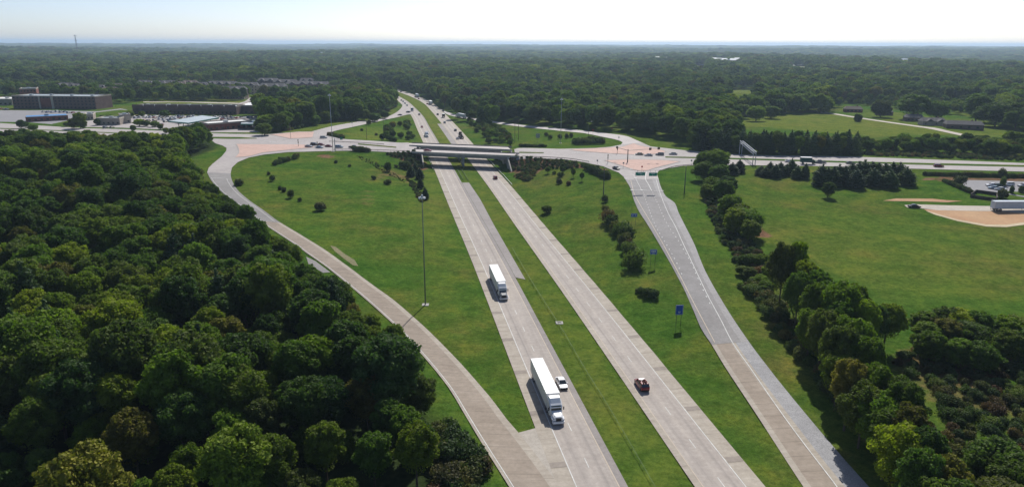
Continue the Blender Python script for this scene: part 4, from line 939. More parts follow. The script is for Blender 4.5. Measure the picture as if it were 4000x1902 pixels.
# diagonal lane and houses' drive at far right
def ribbon(name, pts, w, mat, off=.12, z=None):
    P_ = np.array([GS(*p)[:2] for p in pts]); P_ = catmull(P_, 8.); T = np.gradient(P_, axis=0); T /= np.linalg.norm(T, axis=1)[:, None]; n_ = np.stack([T[:, 1], -T[:, 0]], 1)
    return strip(name, P_-n_*w/2, P_+n_*w/2, M[mat], off)
ribbon('country_lane', [(3200, 440), (3252, 445), (3357, 462), (3543, 489), (3722, 520), (3800, 536)], 7, 'dirtroad')
ribbon('country_lane', [(3800, 536), (3900, 560), (4000, 585)], 6, 'dirtroad')
patch('bare_straw_patch', [G(*p) for p in [(1290, 968, 3), (1312, 972, 3), (1345, 995, 3), (1385, 1020, 2.6), (1400, 1042, 2.6), (1378, 1040, 2.6), (1350, 1018, 3), (1310, 990, 3)]], M['bare'], .05, g=3)
patch('old_asphalt_strip', [G(*p) for p in [(1196, 1004, 3.5), (1232, 1020, 3.4), (1290, 1060, 3.2), (1262, 1062, 3.2), (1205, 1030, 3.4)]], M['asphalt'], .05, g=3)
# small things by the carriageways
x, y = G(2185, 1261); mb = MB()
for a in ((-.95, .95, -.95, -.5), (-.95, .95, .5, .95), (-.95, -.5, -.49, .49), (.5, .95, -.49, .49)): mb.box(a[0], a[1], a[2], a[3], -.2, .12)
o = add('storm_drain', mb.mesh('storm_drain', M['concrete']), loc=(x, y, float(S(x, y))+.0), label='square concrete storm drain inlet in the grass median', category='storm drain')
mb = MB(); mb.box(-.48, .48, -.48, .48, -.2, .03); add('grate', mb.mesh('grate', M['black']), o)

# ------------------------------------------------------------------ poles, masts and signs
def post(name, px, py, h, r0, r1, mat, label, cat, z=None, extra=None, group=None):
    x, y, zz = GS(px, py) if z is None else (*G(px, py, z), z)
    r = empty(name, (x, y, zz), 0, label, cat, group)
    mb = MB(); mb.tube((0, 0, -.3), (0, 0, h), r0, r1, 10); add('pole', mb.mesh('pole', M[mat], True), r)
    if extra: extra(r, h)
    return r
def mast_head(r, h):
    mb = MB(); mb.tube((0, 0, h-.1), (0, 0, h+.1), .55, .55, 14); mb.tube((0, 0, h+.1), (0, 0, h+.7), .35, .25, 8); add('lamp_ring', mb.mesh('lamp_ring', M['steel']), r)
    for k in range(8):
        a = k*math.pi/4; mb = MB(); mb.tube((.8*math.cos(a), .8*math.sin(a), h-.35), (.8*math.cos(a), .8*math.sin(a), h+.05), .22, .15, 10); mb.tube((.5*math.cos(a), .5*math.sin(a), h), (.8*math.cos(a), .8*math.sin(a), h), .06, n=5)
        add('lamp_head', mb.mesh('lamp_head', M['white']), r)
    mb = MB(); mb.box(-.9, .9, -.9, .9, -.25, .12); add('footing', mb.mesh('footing', M['concrete']), r)
post('light_mast', 1662, 1190, 30, .19, .09, 'mast_green', 'very tall light mast standing on the grass left of the interstate', 'light mast', extra=mast_head)
post('light_mast', 1301, 592, 33, .2, .1, 'steel', 'tall light mast at the left junction', 'light mast', extra=mast_head)
post('light_mast', 2190, 560, 29, .19, .1, 'steel', 'tall light mast on the grass right of the interstate beyond the crossroad', 'light mast', extra=mast_head)
def small_lamp(r, h):
    mb = MB(); mb.tube((0, 0, h-.1), (1.6, 0, h+.3), .05, n=6); mb.box(1.5, 2.3, -.2, .2, h+.22, h+.42); add('lamp_head', mb.mesh('lamp_head', M['steel']), r)
post('street_lamp', 2298, 546, 12, .14, .08, 'dark_steel', 'street lamp standing behind the dark hedge on the far grass', 'street lamp', extra=small_lamp)
def cross_arm(r, h):
    mb = MB(); mb.box(-1.2, 1.2, -.06, .06, h-.7, h-.55); add('cross_arm', mb.mesh('cross_arm', M['wood']), r)
for px, py, h, lb in [(1499, 524, 13, 'wooden utility pole at the left edge of the dense shrubs on the far left grass'), (2025, 547, 15, 'right one of the two close utility poles on the far right grass'), (2011, 558, 15, 'left one of the two close utility poles on the far right grass'),
                      (1433, 546, 11, 'thin utility pole in the middle of the far left grass'), (1737, 433, 14, 'utility pole near the merging far right ramp')]:
    post('utility_pole', px, py, h, .17, .11, 'wood', lb, 'utility pole', extra=cross_arm)
def sign_panel(w, h, zc, mat, lines, legs, back='sign_back', bordered=True):
    def f(r, H_):
        mb = MB(); mb.box(-w/2, w/2, -.03, .03, zc-h/2, zc+h/2); p = add('panel', mb.mesh('panel', M[mat]), r)
        if bordered:
            mb = MB(); t = .05
            for a in ((-w/2+.06, w/2-.06, zc+h/2-.12, zc+h/2-.06), (-w/2+.06, w/2-.06, zc-h/2+.06, zc-h/2+.12), (-w/2+.06, -w/2+.12, zc-h/2+.13, zc+h/2-.13), (w/2-.12, w/2-.06, zc-h/2+.13, zc+h/2-.13)): mb.box(a[0], a[1], -.045, -.032, a[2], a[3])
            add('border', mb.mesh('border', M['sign_white']), p)
        for (lx, lz, lw, lh) in lines:
            mb = MB(); mb.box(lx-lw/2, lx+lw/2, -.05, -.033, zc+lz-lh/2, zc+lz+lh/2); add('legend', mb.mesh('legend', M['sign_white']), p)
        for lx in legs:
            mb = MB(); mb.tube((lx, .08, -.3), (lx, .08, zc+h/2-.1), .06, n=8); add('post', mb.mesh('post', M['dark_steel']), r)
    return f
def sign(px, py, z, label, f, rz=0., cat='sign', D=None):
    x, y = G(px, py, z); r = empty('road_sign', (x, y, float(S(x, y))), rz, label, cat); f(r, 0); return r
def sign_at(cx_, cy_, zc, label, f, rz=0.):
    """panel centre seen at (cx_, cy_), zc metres over the ground"""
    z = 3.
    for _ in range(8): x, y = G(cx_, cy_, z+zc); z = float(S(x, y))
    r = empty('road_sign', (x, y, z), rz, label, 'sign'); f(r, 0); return r
sign_at(2654, 1210, 4.4, 'tall plain blue sign on two posts, nearest to the camera', sign_panel(1.95, 2.6, 0+4.4, 'sign_blue', [(0, -.5, .7, .12), (0, -.75, .5, .1)], (-.6, .6)), .08)
sign_at(2553, 984, 4.5, 'blue sign with a row of white marks, second nearest beside the right ramp', sign_panel(2.2, 1.6, 4.5, 'sign_blue', [(0, .35, 1.5, .2), (-.5, -.05, .35, .35), (0, -.05, .35, .35), (.5, -.05, .35, .35), (0, -.5, .8, .12)], (-.7, .7)), .08)
sign_at(2477, 841, 4.2, 'blue sign farthest up the right ramp, wider than tall', sign_panel(2.3, 1.3, 4.2, 'sign_blue', [(-.5, .0, .6, .3), (.5, .0, .6, .3)], (-.7, .7)), .08)
sign_at(2101, 531, 4.5, 'grey sign seen from behind on the far right grass', sign_panel(3.2, 3.0, 4.5, 'sign_back', [], (-.4, .4), bordered=False), .5)
# overhead signs hung on a span wire over the right ramp
xl, yl_, zl_ = GS(2357, 760); xr, yr, zr_ = GS(2673, 755)
for (x, y, z, lb) in ((xl, yl_, zl_, 'left pole holding the span wire of the green signs'), (xr, yr, zr_, 'dark right pole holding the span wire of the green signs')):
    r = empty('signal_pole', (x, y, z), 0, lb, 'pole'); mb = MB(); mb.tube((0, 0, -.3), (0, 0, 12.), .24, .14, 10); add('pole', mb.mesh('pole', M['dark_steel']), r)
zt = max(zl_, zr_)+11.4
r = empty('span_wire', (0, 0, 0), 0, 'thin span wire across the right ramp above the green signs', 'wire'); mb = MB()
for k in range(12):
    t0, t1 = k/12, (k+1)/12; sg = lambda t: zt-1.6*4*t*(1-t)
    mb.tube((xl+(xr-xl)*t0, yl_+(yr-yl_)*t0, sg(t0)), (xl+(xr-xl)*t1, yl_+(yr-yl_)*t1, sg(t1)), .035, n=4)
add('wire', mb.mesh('wire', M['dark_steel']), r)
def hung(pxc, w, h, label, lines):
    X, Y = pxc; 
    t = 0.5
    # find the point of the span whose image x is X
    best = min(((abs(project(xl+(xr-xl)*q, yl_+(yr-yl_)*q, 14.)[0]-X), q) for q in np.linspace(0, 1, 400)))[1]
    x = xl+(xr-xl)*best; y = yl_+(yr-yl_)*best; ztop = zt-1.6*4*best*(1-best)
    zc = 14.4
    for _ in range(20):
        e = project(x, y, zc)[1]-Y; zc += e/9.
    r = empty('overhead_sign', (x, y, 0), 0.02, label, 'overhead sign')
    sign_panel(w, h, zc, 'sign_green', lines, [])(r, 0)
    for s in (-1, 1):
        mb = MB(); mb.tube((s*w*.3, .03, zc+h/2), (s*w*.3, .03, max(ztop, zc+h/2+.2)), .05, n=5); add('hanger', mb.mesh('hanger', M['dark_steel']), r)
hung((2500.5, 680), 4.3, 1.55, 'left green overhead sign across the right ramp', [(-.3, .3, 1.6, .22), (.5, -.1, 1.2, .2), (-1.6, -.45, .3, .3), (1.6, -.45, .3, .3)])
hung((2550, 681.5), 3.6, 1.55, 'right green overhead sign across the right ramp', [(0, .3, 1.5, .22), (-.1, -.45, .3, .3)])
# junction signal mast with two arms
x, y = G(2451, 636, Z7); r = empty('signal_mast', (x, y, Z7+.1), 0, 'steel signal mast with two long arms standing on the right paver island', 'traffic signal')
mb = MB(); mb.tube((0, 0, 0), (0, 0, 7.3), .32, .22, 10); add('pole', mb.mesh('pole', M['brown_steel'] if 'brown_steel' in M else M['dark_steel']), r)
def arm(r, tx, ty, zz, heads):
    X, Y = G(tx, ty, zz); d = Vector((X-x, Y-y, zz-Z7-6.6)); mb = MB(); mb.tube((0, 0, 6.6), d+Vector((0, 0, 6.6)), .14, .08, 8); a = add('arm', mb.mesh('arm', M['dark_steel']), r)
    for t in heads:
        p = d*t; mb = MB(); mb.box(p.x-.3, p.x+.3, p.y-.2, p.y+.2, p.z+6.0, p.z+7.3); add('signal_head', mb.mesh('signal_head', M['signal_yellow']), r)
arm(r, 2577, 581, Z7+7.4, (.68, .72, .95, .99)); arm(r, 2408, 577, Z7+7.2, (.9, .98))
# sign mast at the left junction
x, y = G(1325, 541, Z7+6.5)
x0_, y0_ = G(1301, 592, Z7)
r = empty('overhead_sign', (x0_+1.2, y0_+.4, Z7+.1), 0, 'arm with two small green signs beside the tall mast at the left junction', 'overhead sign')
mb = MB(); mb.tube((0, 0, 0), (0, 0, 7.8), .28, .2, 10); add('pole', mb.mesh('pole', M['steel']), r)
mb = MB(); mb.tube((0, 0, 7.), (4.3, 1.5, 7.9), .09, .06, 8); mb.tube((0, 0, 6.2), (4.3, 1.5, 7.3), .07, .05, 8); add('arm', mb.mesh('arm', M['steel']), r)
for k in (0, 1):
    mb = MB(); mb.box(3.0+k*.85, 3.7+k*.85, 1.1, 1.18, 6.6, 8.3); add('panel', mb.mesh('panel', M['sign_green']), r)
def sig_post(r, h):
    mb = MB(); mb.box(-.2, .2, -.2, .2, h-1.2, h-.1); mb.box(-.2, .2, -.2, .2, h-2.6, h-1.4); add('signal_head', mb.mesh('signal_head', M['signal_yellow']), r)
for px, py, h, lb in [(1136, 541, 9, 'pole of the wire hung signal at the upper left paver island'), (1166, 573, 4.5, 'short signal post at the left paver island'), (2374, 638, 5, 'short signal post left of the right paver island'), (2411, 601, 4.5, 'short signal post on the upper right paver island'), (1240, 575, 3.5, 'short signal post behind the silver sedan at the left junction')]:
    post('signal_post', px, py, h, .11, .09, 'dark_steel', lb, 'traffic signal', z=Z7+.12, extra=sig_post)
def tiny_sign(mat):
    def f(r, h):
        mb = MB(); mb.box(-.4, .4, -.02, .02, h-.85, h-.05); add('panel', mb.mesh('panel', M[mat]), r)
    return f
for px, py, mat, lb in [(2507, 671, 'sign_red', 'small red sign at the tip of the right paver island'), (2316, 523, 'sign_red', 'red sign by the far right ramp, nearer to the street lamp'), (2390, 515, 'sign_red', 'red sign by the far right ramp against the dark trees'), (2417, 552, 'sign_back', 'small grey sign at the bend of the far right ramp'),
                        (2333, 646, 'sign_back', 'small grey sign on the shoulder before the turn to the right ramp'), (2700, 646, 'sign_back', 'small grey sign on the crossroad edge right of the right junction'), (1376, 500, 'clay' if False else 'sign_back', 'small tan sign beside the far left ramp'), (2435, 656, 'sign_back', 'small grey sign at the left corner of the right paver island')]:
    post('small_sign', px, py, 3.0 if 'tan' not in lb else 4.5, .05, .05, 'dark_steel', lb, 'sign', extra=tiny_sign(mat))
# sign gantry across the crossroad on the right
xa, ya = G(2892, 603, Z7); xb, yb = G(2944, 646, Z7)
r = empty('sign_gantry', (0, 0, 0), 0, 'grey truss gantry spanning the crossroad beside the dark pines', 'gantry')
ta, tb = 15.4, 14.6
for (X, Y, zt_) in ((xa, ya, ta), (xb, yb, tb)):
    for d in (-.7, .7):
        mb = MB(); mb.tube((X+d, Y, Z7-.3), (X+d, Y, zt_), .22, n=8); add('post', mb.mesh('post', M['steel']), r)
mb = MB()
for d in (-.7, .7):
    for e in (0, -1.2): mb.tube((xa+d, ya+.5, ta+e), (xb+d, yb-.5, tb+e), .2, n=6)
for k in range(20):
    t0, t1 = k/20, (k+1)/20; A_ = lambda t, d, e: Vector((xa+(xb-xa)*t+d, ya+(yb-ya)*t, ta+(tb-ta)*t+e))
    mb.tube(A_(t0, -.7, 0), A_(t1, .7, 0), .06, n=4); mb.tube(A_(t0, -.7, 0), A_(t1, -.7, -1.2), .06, n=4); mb.tube(A_(t0, .7, -1.2), A_(t1, .7, 0), .06, n=4)
add('truss', mb.mesh('truss', M['steel']), r)
mb = MB(); mb.box(xa-.9, xa+.9, ya-3, ya+.5, ta-1.35, ta-1.25); add('walkway', mb.mesh('walkway', M['steel']), r)
# turn arrows and stop bars on the pavement
V = []; Fc = []
def bar(px, py, L, w, a, z=Z7, off=.26):
    x, y = G(px, py, z); z = float(S(x, y)); t = Vector((math.cos(a), math.sin(a)))*L/2; n_ = Vector((-math.sin(a), math.cos(a)))*w/2; b = len(V)
    for s, q in ((-1, -1), (1, -1), (1, 1), (-1, 1)): V.append((x+t.x*s+n_.x*q, y+t.y*s+n_.y*q, z+off))
    Fc.append((b, b+1, b+2, b+3))
def arrow(px, py, a, z=Z7):
    bar(px, py, 3.2, .35, a, z); x, y = G(px, py, z); zz = float(S(x, y))+.265; t = Vector((math.cos(a), math.sin(a))); n_ = Vector((-t.y, t.x)); p = Vector((x, y))+t*1.6; b = len(V)
    for q in (p+n_*.9, p-n_*.9, p+t*1.5): V.append((q.x, q.y, zz))
    Fc.append((b, b+1, b+2))
for p in ((2462, 701), (2500, 701), (2542, 701)): arrow(*p, math.pi*.95 if p[0] < 2530 else .1, 7.3)
for p in ((2486, 746), (2525, 746.5), (2568, 747.5)): arrow(*p, math.pi*.95 if p[0] < 2550 else .1, 7)
for p in ((2289, 632), (2329, 632), (2450, 661), (2565, 662)): arrow(*p, cx)
for p in ((1018, 548), (1045, 552), (1068, 556)): arrow(*p, cx+math.pi)
for px, py in ((2254, 597), (2272, 599), (2285, 600)): bar(px, py, 9, .5, cx+.9, off=.26)
bar(2480, 607, .5, 4.5, cx); bar(2545, 614.5, 6, .4, cx-.25)
for px, py in ((865, 650), (845, 696)): bar(px, py, 5., .3, .1)
me = mesh_from('turn_arrow_markings', V, Fc, M['paint_line']); up_fix(me); add('turn_arrow_markings', me, kind='structure')
line('crossroad_line_marking', pw([(1300, 548), (1260, 560)], Z7), .3, off=.25) if False else None
for pts in ([(1135, 547), (1240, 548), (1290, 552), (1500, 566)], [(2040, 607), (2200, 607), (2330, 611), (2440, 618)], [(2640, 607), (2800, 611), (3322, 623), (4000, 643)], [(2740, 632), (3322, 645.5), (4000, 662)], [(0, 489), (400, 506), (800, 528), (1040, 534)]):
    P_ = catmull(pw(pts, Z7)[:, :2], 4.); dashes('crossroad_dash_marking', P_, .18, 3, 9, off=.22, zc=Z7)

# ------------------------------------------------------------------ vegetation
def icos(sub=1):
    bm = bmesh.new(); bmesh.ops.create_icosphere(bm, subdivisions=sub, radius=1.); V = np.array([v.co[:] for v in bm.verts]); Fc = np.array([[v.index for v in f.verts] for f in bm.faces]); bm.free(); return V, Fc
ICO = icos(2)
def leaf_mesh(name, lobes, nleaf, size, mat, seed, core=.70, spread=(.72, 1.22), jit=.8):
    """lobes: (x,y,z,rx,rz). Leaf clumps spread over and through the lobes."""
    rg = np.random.default_rng(seed); V = []; Fq = []; nv = 0; Fc3 = []
    L = np.array(lobes); area = L[:, 3]*(L[:, 3]+L[:, 4]); cnt = (nleaf*area/area.sum()).astype(int)
    for (x, y, z, rx, rz), k in zip(L, cnt):
        d = rg.normal(size=(k, 3)); d[:, 2] += .25; d /= np.linalg.norm(d, axis=1)[:, None]
        rr = rg.uniform(*spread, k)[:, None]
        p = np.array([x, y, z]) + d*rr*np.array([rx, rx, rz])
        keep = p[:, 2] > .3
        for (a, b, c, qx, qz) in L:
            if (a, b, c) == (x, y, z): continue
            q = (p-np.array([a, b, c]))/np.array([qx, qx, qz]); keep &= (q**2).sum(1) > .62
        p = p[keep]; d = d[keep]; m = len(p)
        if m == 0: continue
        nrm = d + rg.normal(size=(m, 3))*jit; nrm /= np.linalg.norm(nrm, axis=1)[:, None]
        t = np.cross(nrm, rg.normal(size=(m, 3))); t /= np.linalg.norm(t, axis=1)[:, None]; b = np.cross(nrm, t)
        s = size*rg.uniform(.55, 1.25, m)[:, None]
        quad = np.stack([p-t*s-b*s*.2, p+b*s*.75, p+t*s+b*s*.1, p-b*s*.8], 1)
        V.append(quad.reshape(-1, 3)); Fq.append(np.arange(m*4).reshape(m, 4)+nv); nv += m*4
    tri = []
    for (x, y, z, rx, rz) in L:
        w = ICO[0]*np.array([rx, rx, rz])*core*rg.uniform(.88, 1.05, (len(ICO[0]), 1)) + np.array([x, y, z]); V.append(w); tri.append(ICO[1]+nv); nv += len(w)
    V = np.concatenate(V); Fq = np.concatenate(Fq); tri = np.concatenate(tri)
    me = bpy.data.meshes.new(name); me.vertices.add(len(V)); me.vertices.foreach_set('co', V.astype(np.float32).ravel())
    li = np.r_[Fq.ravel(), tri.ravel()].astype(np.int32); me.loops.add(len(li)); me.loops.foreach_set('vertex_index', li)
    st = np.r_[np.arange(len(Fq))*4, len(Fq)*4+np.arange(len(tri))*3].astype(np.int32); me.polygons.add(len(st)); me.polygons.foreach_set('loop_start', st)
    me.materials.append(mat); me.update(); return me
def broad_lobes(seed, R=5.3, Ht=16., base=4.5, n=44):
    r = random.Random(seed); out = []; zc = (Ht+base)/2; hz = (Ht-base)/2
    out.append((0, 0, zc-.4, R*.66, hz*.70))
    for k in range(4): a = r.uniform(0, 6.28); out.append((R*.42*math.cos(a), R*.42*math.sin(a), zc+hz*r.uniform(-.3, .5), R*.36, R*.4))
    for k in range(n):
        a = k*2.399+r.uniform(-.4, .4); t = (k+.5)/n; el = math.asin(-.45+1.4*t if -.45+1.4*t < 1 else .98)
        rho = .78*r.uniform(.72, 1.18); s = R*r.uniform(.13, .29)
        out.append((R*rho*math.cos(el)*math.cos(a), R*rho*math.cos(el)*math.sin(a), zc+hz*.74*math.sin(el)*r.uniform(.9, 1.08), s, s*r.uniform(.7, .95)))
    return out
def cone_lobes(seed, R=3.2, Ht=15., base=1.5, n=9):
    r = random.Random(seed); out = []
    for k in range(n):
        t = k/(n-1); z = base+1+(Ht-base-1.6)*t; rr = R*(1-t**2.2)**.8*.75+.5
        out.append((r.uniform(-.2, .2), r.uniform(-.2, .2), z, rr*.8, (Ht-base)/n*.75))
        if t < .75:
            for j in range(3):
                a = r.uniform(0, 6.28); out.append((rr*.6*math.cos(a), rr*.6*math.sin(a), z+r.uniform(-.4, .4), rr*.45, (Ht-base)/n*.5))
    return out
def bush_lobes(seed, R=1.6, H_=2.2, n=8):
    r = random.Random(seed); out = [(0, 0, H_*.42, R*.7, H_*.45)]
    for k in range(n):
        a = r.uniform(0, 6.28); d = R*r.uniform(.3, .65); s = R*r.uniform(.28, .45); out.append((d*math.cos(a), d*math.sin(a), H_*r.uniform(.3, .75), s, s*.9))
    return out
def trunk_mesh(name, Ht, r0, limbs, seed, R=4.):
    rg = random.Random(seed); mb = MB(); mb.tube((0, 0, -.5), (.1, 0, Ht*.35), r0, r0*.75, 8); mb.tube((.1, 0, Ht*.35), (0, .1, Ht*.8), r0*.75, r0*.25, 7)
    for k in range(limbs):
        a = k*2.4+rg.uniform(-.3, .3); z = Ht*rg.uniform(.25, .6); mb.tube((0, 0, z), (R*.55*math.cos(a), R*.55*math.sin(a), z+Ht*.2), r0*.35, r0*.12, 5)
    return mb.mesh(name, M['bark'])
LIB = bpy.data.collections.new('crown_shapes'); LIBC = bpy.data.collections.new('conifer_shapes'); LIBB = bpy.data.collections.new('bush_shapes')
BROAD = [(leaf_mesh('crown', broad_lobes(s, *p), 12500, .27, M['leaf'], s), trunk_mesh('trunk', p[1], .28, 5, s)) for s, p in
         [(1, (4.9, 16.5, 3.)), (2, (5.4, 15.5, 2.5)), (3, (4.2, 18., 3.5)), (4, (5.0, 14.5, 2.5)), (5, (3.8, 16.5, 3.)), (6, (5.8, 17.5, 3.)), (7, (4.5, 15.2, 2.5))]]
CON = [(leaf_mesh('crown', cone_lobes(s, *p), 5200, .3, M['needle'], s), trunk_mesh('trunk', p[1], .2, 0, s)) for s, p in [(11, (3.6, 14.5, .8)), (12, (3.3, 14., .6)), (13, (4.1, 15., .8))]]
BUSH = [(leaf_mesh('foliage', bush_lobes(s, *p), 2000, .17, M['shrub'], s, .6, (.6, 1.4), 1.), trunk_mesh('stem', 1.6, .08, 3, s, 1.)) for s, p in [(21, (1.5, 2.1)), (22, (1.8, 2.6)), (23, (1.3, 2.4))]]
SCRUB = [(leaf_mesh('foliage', bush_lobes(s, *p), 1700, .18, M['scrub'], s, .55, (.55, 1.5), 1.), None) for s, p in [(31, (1.7, 1.6)), (32, (2.1, 2.2)), (33, (1.4, 1.9))]]
lib_done = set()
def tree(kind, x, y, sc, label, cat='tree', group=None, name=None, z=None, sz=None, idx=None, mat=None, rz=None, sink=.1):
    P_ = {'broad': BROAD, 'con': CON, 'bush': BUSH, 'scrub': SCRUB}[kind]; i = idx if idx is not None else random.randrange(len(P_)); i %= len(P_)
    z = float(S(x, y)) if z is None else z
    nm = name or {'broad': 'broadleaf_tree', 'con': 'pine_tree', 'bush': 'shrub', 'scrub': 'shrub'}[kind]
    r = empty(nm, (x, y, z-sink), random.uniform(0, 6.28) if rz is None else rz, label, cat, group); r.scale = (sc, sc, sz or sc)
    me, tm = P_[i]
    c = add('crown' if kind in ('broad', 'con') else 'foliage', me, r)
    if mat:
        k = ('mat', me.name, mat)
        if k not in MESHC: m2 = me.copy(); m2.materials.clear(); m2.materials.append(M[mat]); MESHC[k] = m2
        c.data = MESHC[k]
    elif (kind, i) not in lib_done:
        lib_done.add((kind, i)); {'broad': LIB, 'con': LIBC, 'bush': LIBB, 'scrub': LIBB}[kind].objects.link(c)
    if tm: add('trunk' if kind in ('broad', 'con') else 'stem', tm, r)
    return r
ROADP = [np.asarray(p)[:, :2] for p in roads_cover]
def on_road(x, y):
    m = np.zeros(np.shape(x), bool)
    for p in ROADP: m |= inpoly(x, y, p)
    return m
def bufroad(x, y, d):
    m = on_road(x, y)
    for a in np.arange(0, 6.28, .785): m |= on_road(x+d*math.cos(a), y+d*math.sin(a))
    return m

# the wood left of the ramp
def jitter(poly, s, seed):
    rg = np.random.default_rng(seed); P_ = np.asarray(poly)[:, :2]
    X, Y = np.meshgrid(np.arange(P_[:, 0].min(), P_[:, 0].max(), s), np.arange(P_[:, 1].min(), P_[:, 1].max(), s*.87)); X[::2] += s/2
    X = (X+rg.uniform(-.33, .33, X.shape)*s).ravel(); Y = (Y+rg.uniform(-.33, .33, Y.shape)*s).ravel(); m = inpoly(X, Y, P_); return X[m], Y[m]
WX, WY = jitter([(p[0], max(p[1], 52)) for p in WOODL], 7.2, 4)
dm = ~bufroad(WX, WY, 5.2); WX, WY = WX[dm], WY[dm]
# distance to the wood's outline -> smaller trees at its rim
def edge_dist(x, y, poly):
    P_ = np.asarray(poly)[:, :2]; d = np.full(np.shape(x), 1e9)
    for a, b in zip(P_, np.roll(P_, -1, 0)):
        ab = b-a; t = np.clip(((x-a[0])*ab[0]+(y-a[1])*ab[1])/(ab@ab+1e-9), 0, 1); d = np.minimum(d, np.hypot(x-a[0]-t*ab[0], y-a[1]-t*ab[1]))
    return d
ED = edge_dist(WX, WY, WOODL); keep = ED > 2.8; WX, WY, ED = WX[keep], WY[keep], ED[keep]
px, py = project(WX, WY, 12.)
inview = (px > -500) & (px < 4500) & (py < 2300); WX, WY, ED, px, py = WX[inview], WY[inview], ED[inview], px[inview], py[inview]
dist = np.sqrt(WX**2+WY**2+60**2); vis = (px > -60) & (px < 4060) & (py > -50) & (py < 1990)
order = np.argsort(np.where(vis, dist, 1e6)); NIND = 215
rim = set(np.where((ED < 8) & vis & (dist < 330))[0]); chosen = list(order[:NIND-min(len(rim), 45)]); chosen += [i for i in sorted(rim, key=lambda k: dist[k]) if i not in set(chosen)][:NIND-len(chosen)]
chosen = set(int(i) for i in chosen); rg = np.random.default_rng(12)
hs = .62+.5*vnoise(WX/23., WY/23., 31)+rg.uniform(-.16, .34, len(WX)); hs *= np.clip(.62+ED/22, .62, 1.); hs = np.where((WY < 118) & (ED < 22), hs*.72, hs)
SKYL = [(-500, 511), (0, 511), (101, 506), (167, 513), (233, 523), (349, 508), (411, 537), (505, 510), (576, 522), (640, 527), (680, 503), (776, 483), (811, 512), (854, 556)]
sx_, sy_ = [q[0] for q in SKYL], [q[1] for q in SKYL]
for _ in range(16):
    tx, ty = project(WX, WY, S(WX, WY)+16*hs); over = (tx < 860) & (ty < np.interp(tx, sx_, sy_)-4) & (hs > .32); hs = np.where(over, hs*.93, hs)
RIM = [(640, 745), (682, 776), (706, 823), (748, 866), (787, 935), (822, 983), (849, 992), (892, 1028), (919, 1085), (958, 1160), (981, 1170), (1024, 1205), (1063, 1300), (1117, 1404), (1175, 1445), (1253, 1563), (1295, 1621), (1369, 1655), (1423, 1703), (1503, 1762), (1602, 1775)]
ry_, rx_ = [q[0] for q in RIM], [q[1] for q in RIM]
for _ in range(14):
    over = np.zeros(len(WX), bool)
    for dx, dz in ((4.8, 7.), (4.2, 11.), (1.8, 15.5)):
        tx, ty = project(WX+dx*hs, WY, S(WX, WY)+dz*hs); over |= (ty > 640) & (ty < 1600) & (tx > np.interp(ty, ry_, rx_)+12)
    hs = np.where(over, hs*.92, hs)
ok_ = ~over | (hs < .34); ok_ &= ~(over & (hs < .34)); okn = np.where(ok_)[0]
remap = {int(v): k for k, v in enumerate(okn)}; chosen = {remap[c] for c in chosen if c in remap}
WX, WY, ED, px, py, dist, hs = (q[okn] for q in (WX, WY, ED, px, py, dist, hs))
rest = []
for i in range(len(WX)):
    if i in chosen:
        q = 'lower left corner of the photo' if px[i] < 900 and py[i] > 1350 else ('lower part of the wood beside the ramp' if px[i] >= 900 and py[i] > 1350 else ('middle of the wood' if px[i] < 800 else 'rim of the wood along the curving ramp'))
        kind = 'con' if rg.random() < .07 and hs[i] > .7 else 'broad'
        r = tree(kind, WX[i], WY[i], hs[i], ('dark pointed evergreen among broadleaf trees, ' if kind == 'con' else 'green broadleaf tree in dense woodland, ')+q, group='trees in the dense wood left of the ramp', cat='pine tree' if kind == 'con' else 'tree')
        if kind == 'con': r.scale = (hs[i]*1.1, hs[i]*1.1, hs[i]*1.08)
    else: rest.append((WX[i], WY[i], hs[i]))
def near_tree(pxx, pyy, h, sc, label, mat=None, kind='broad', **kw):
    x, y = G(pxx, pyy, h+1); return tree(kind, x, y, sc, label, mat=mat, **kw)
near_tree(275, 1700, 17.5, 1.08, 'yellow topped tree low in the wood at the lower left', 'leaf_yellow')
near_tree(1138, 945, 10, .64, 'bright lime green tree at the rim of the wood where the ramp turns to concrete', 'leaf_lime')
near_tree(900, 1600, 17, 1., 'light green tree in the lower left part of the wood', 'leaf_lime')
near_tree(1530, 1215, 10, .6, 'lime green tree leaning over the ramp edge near the tall mast shadow', 'leaf_lime')

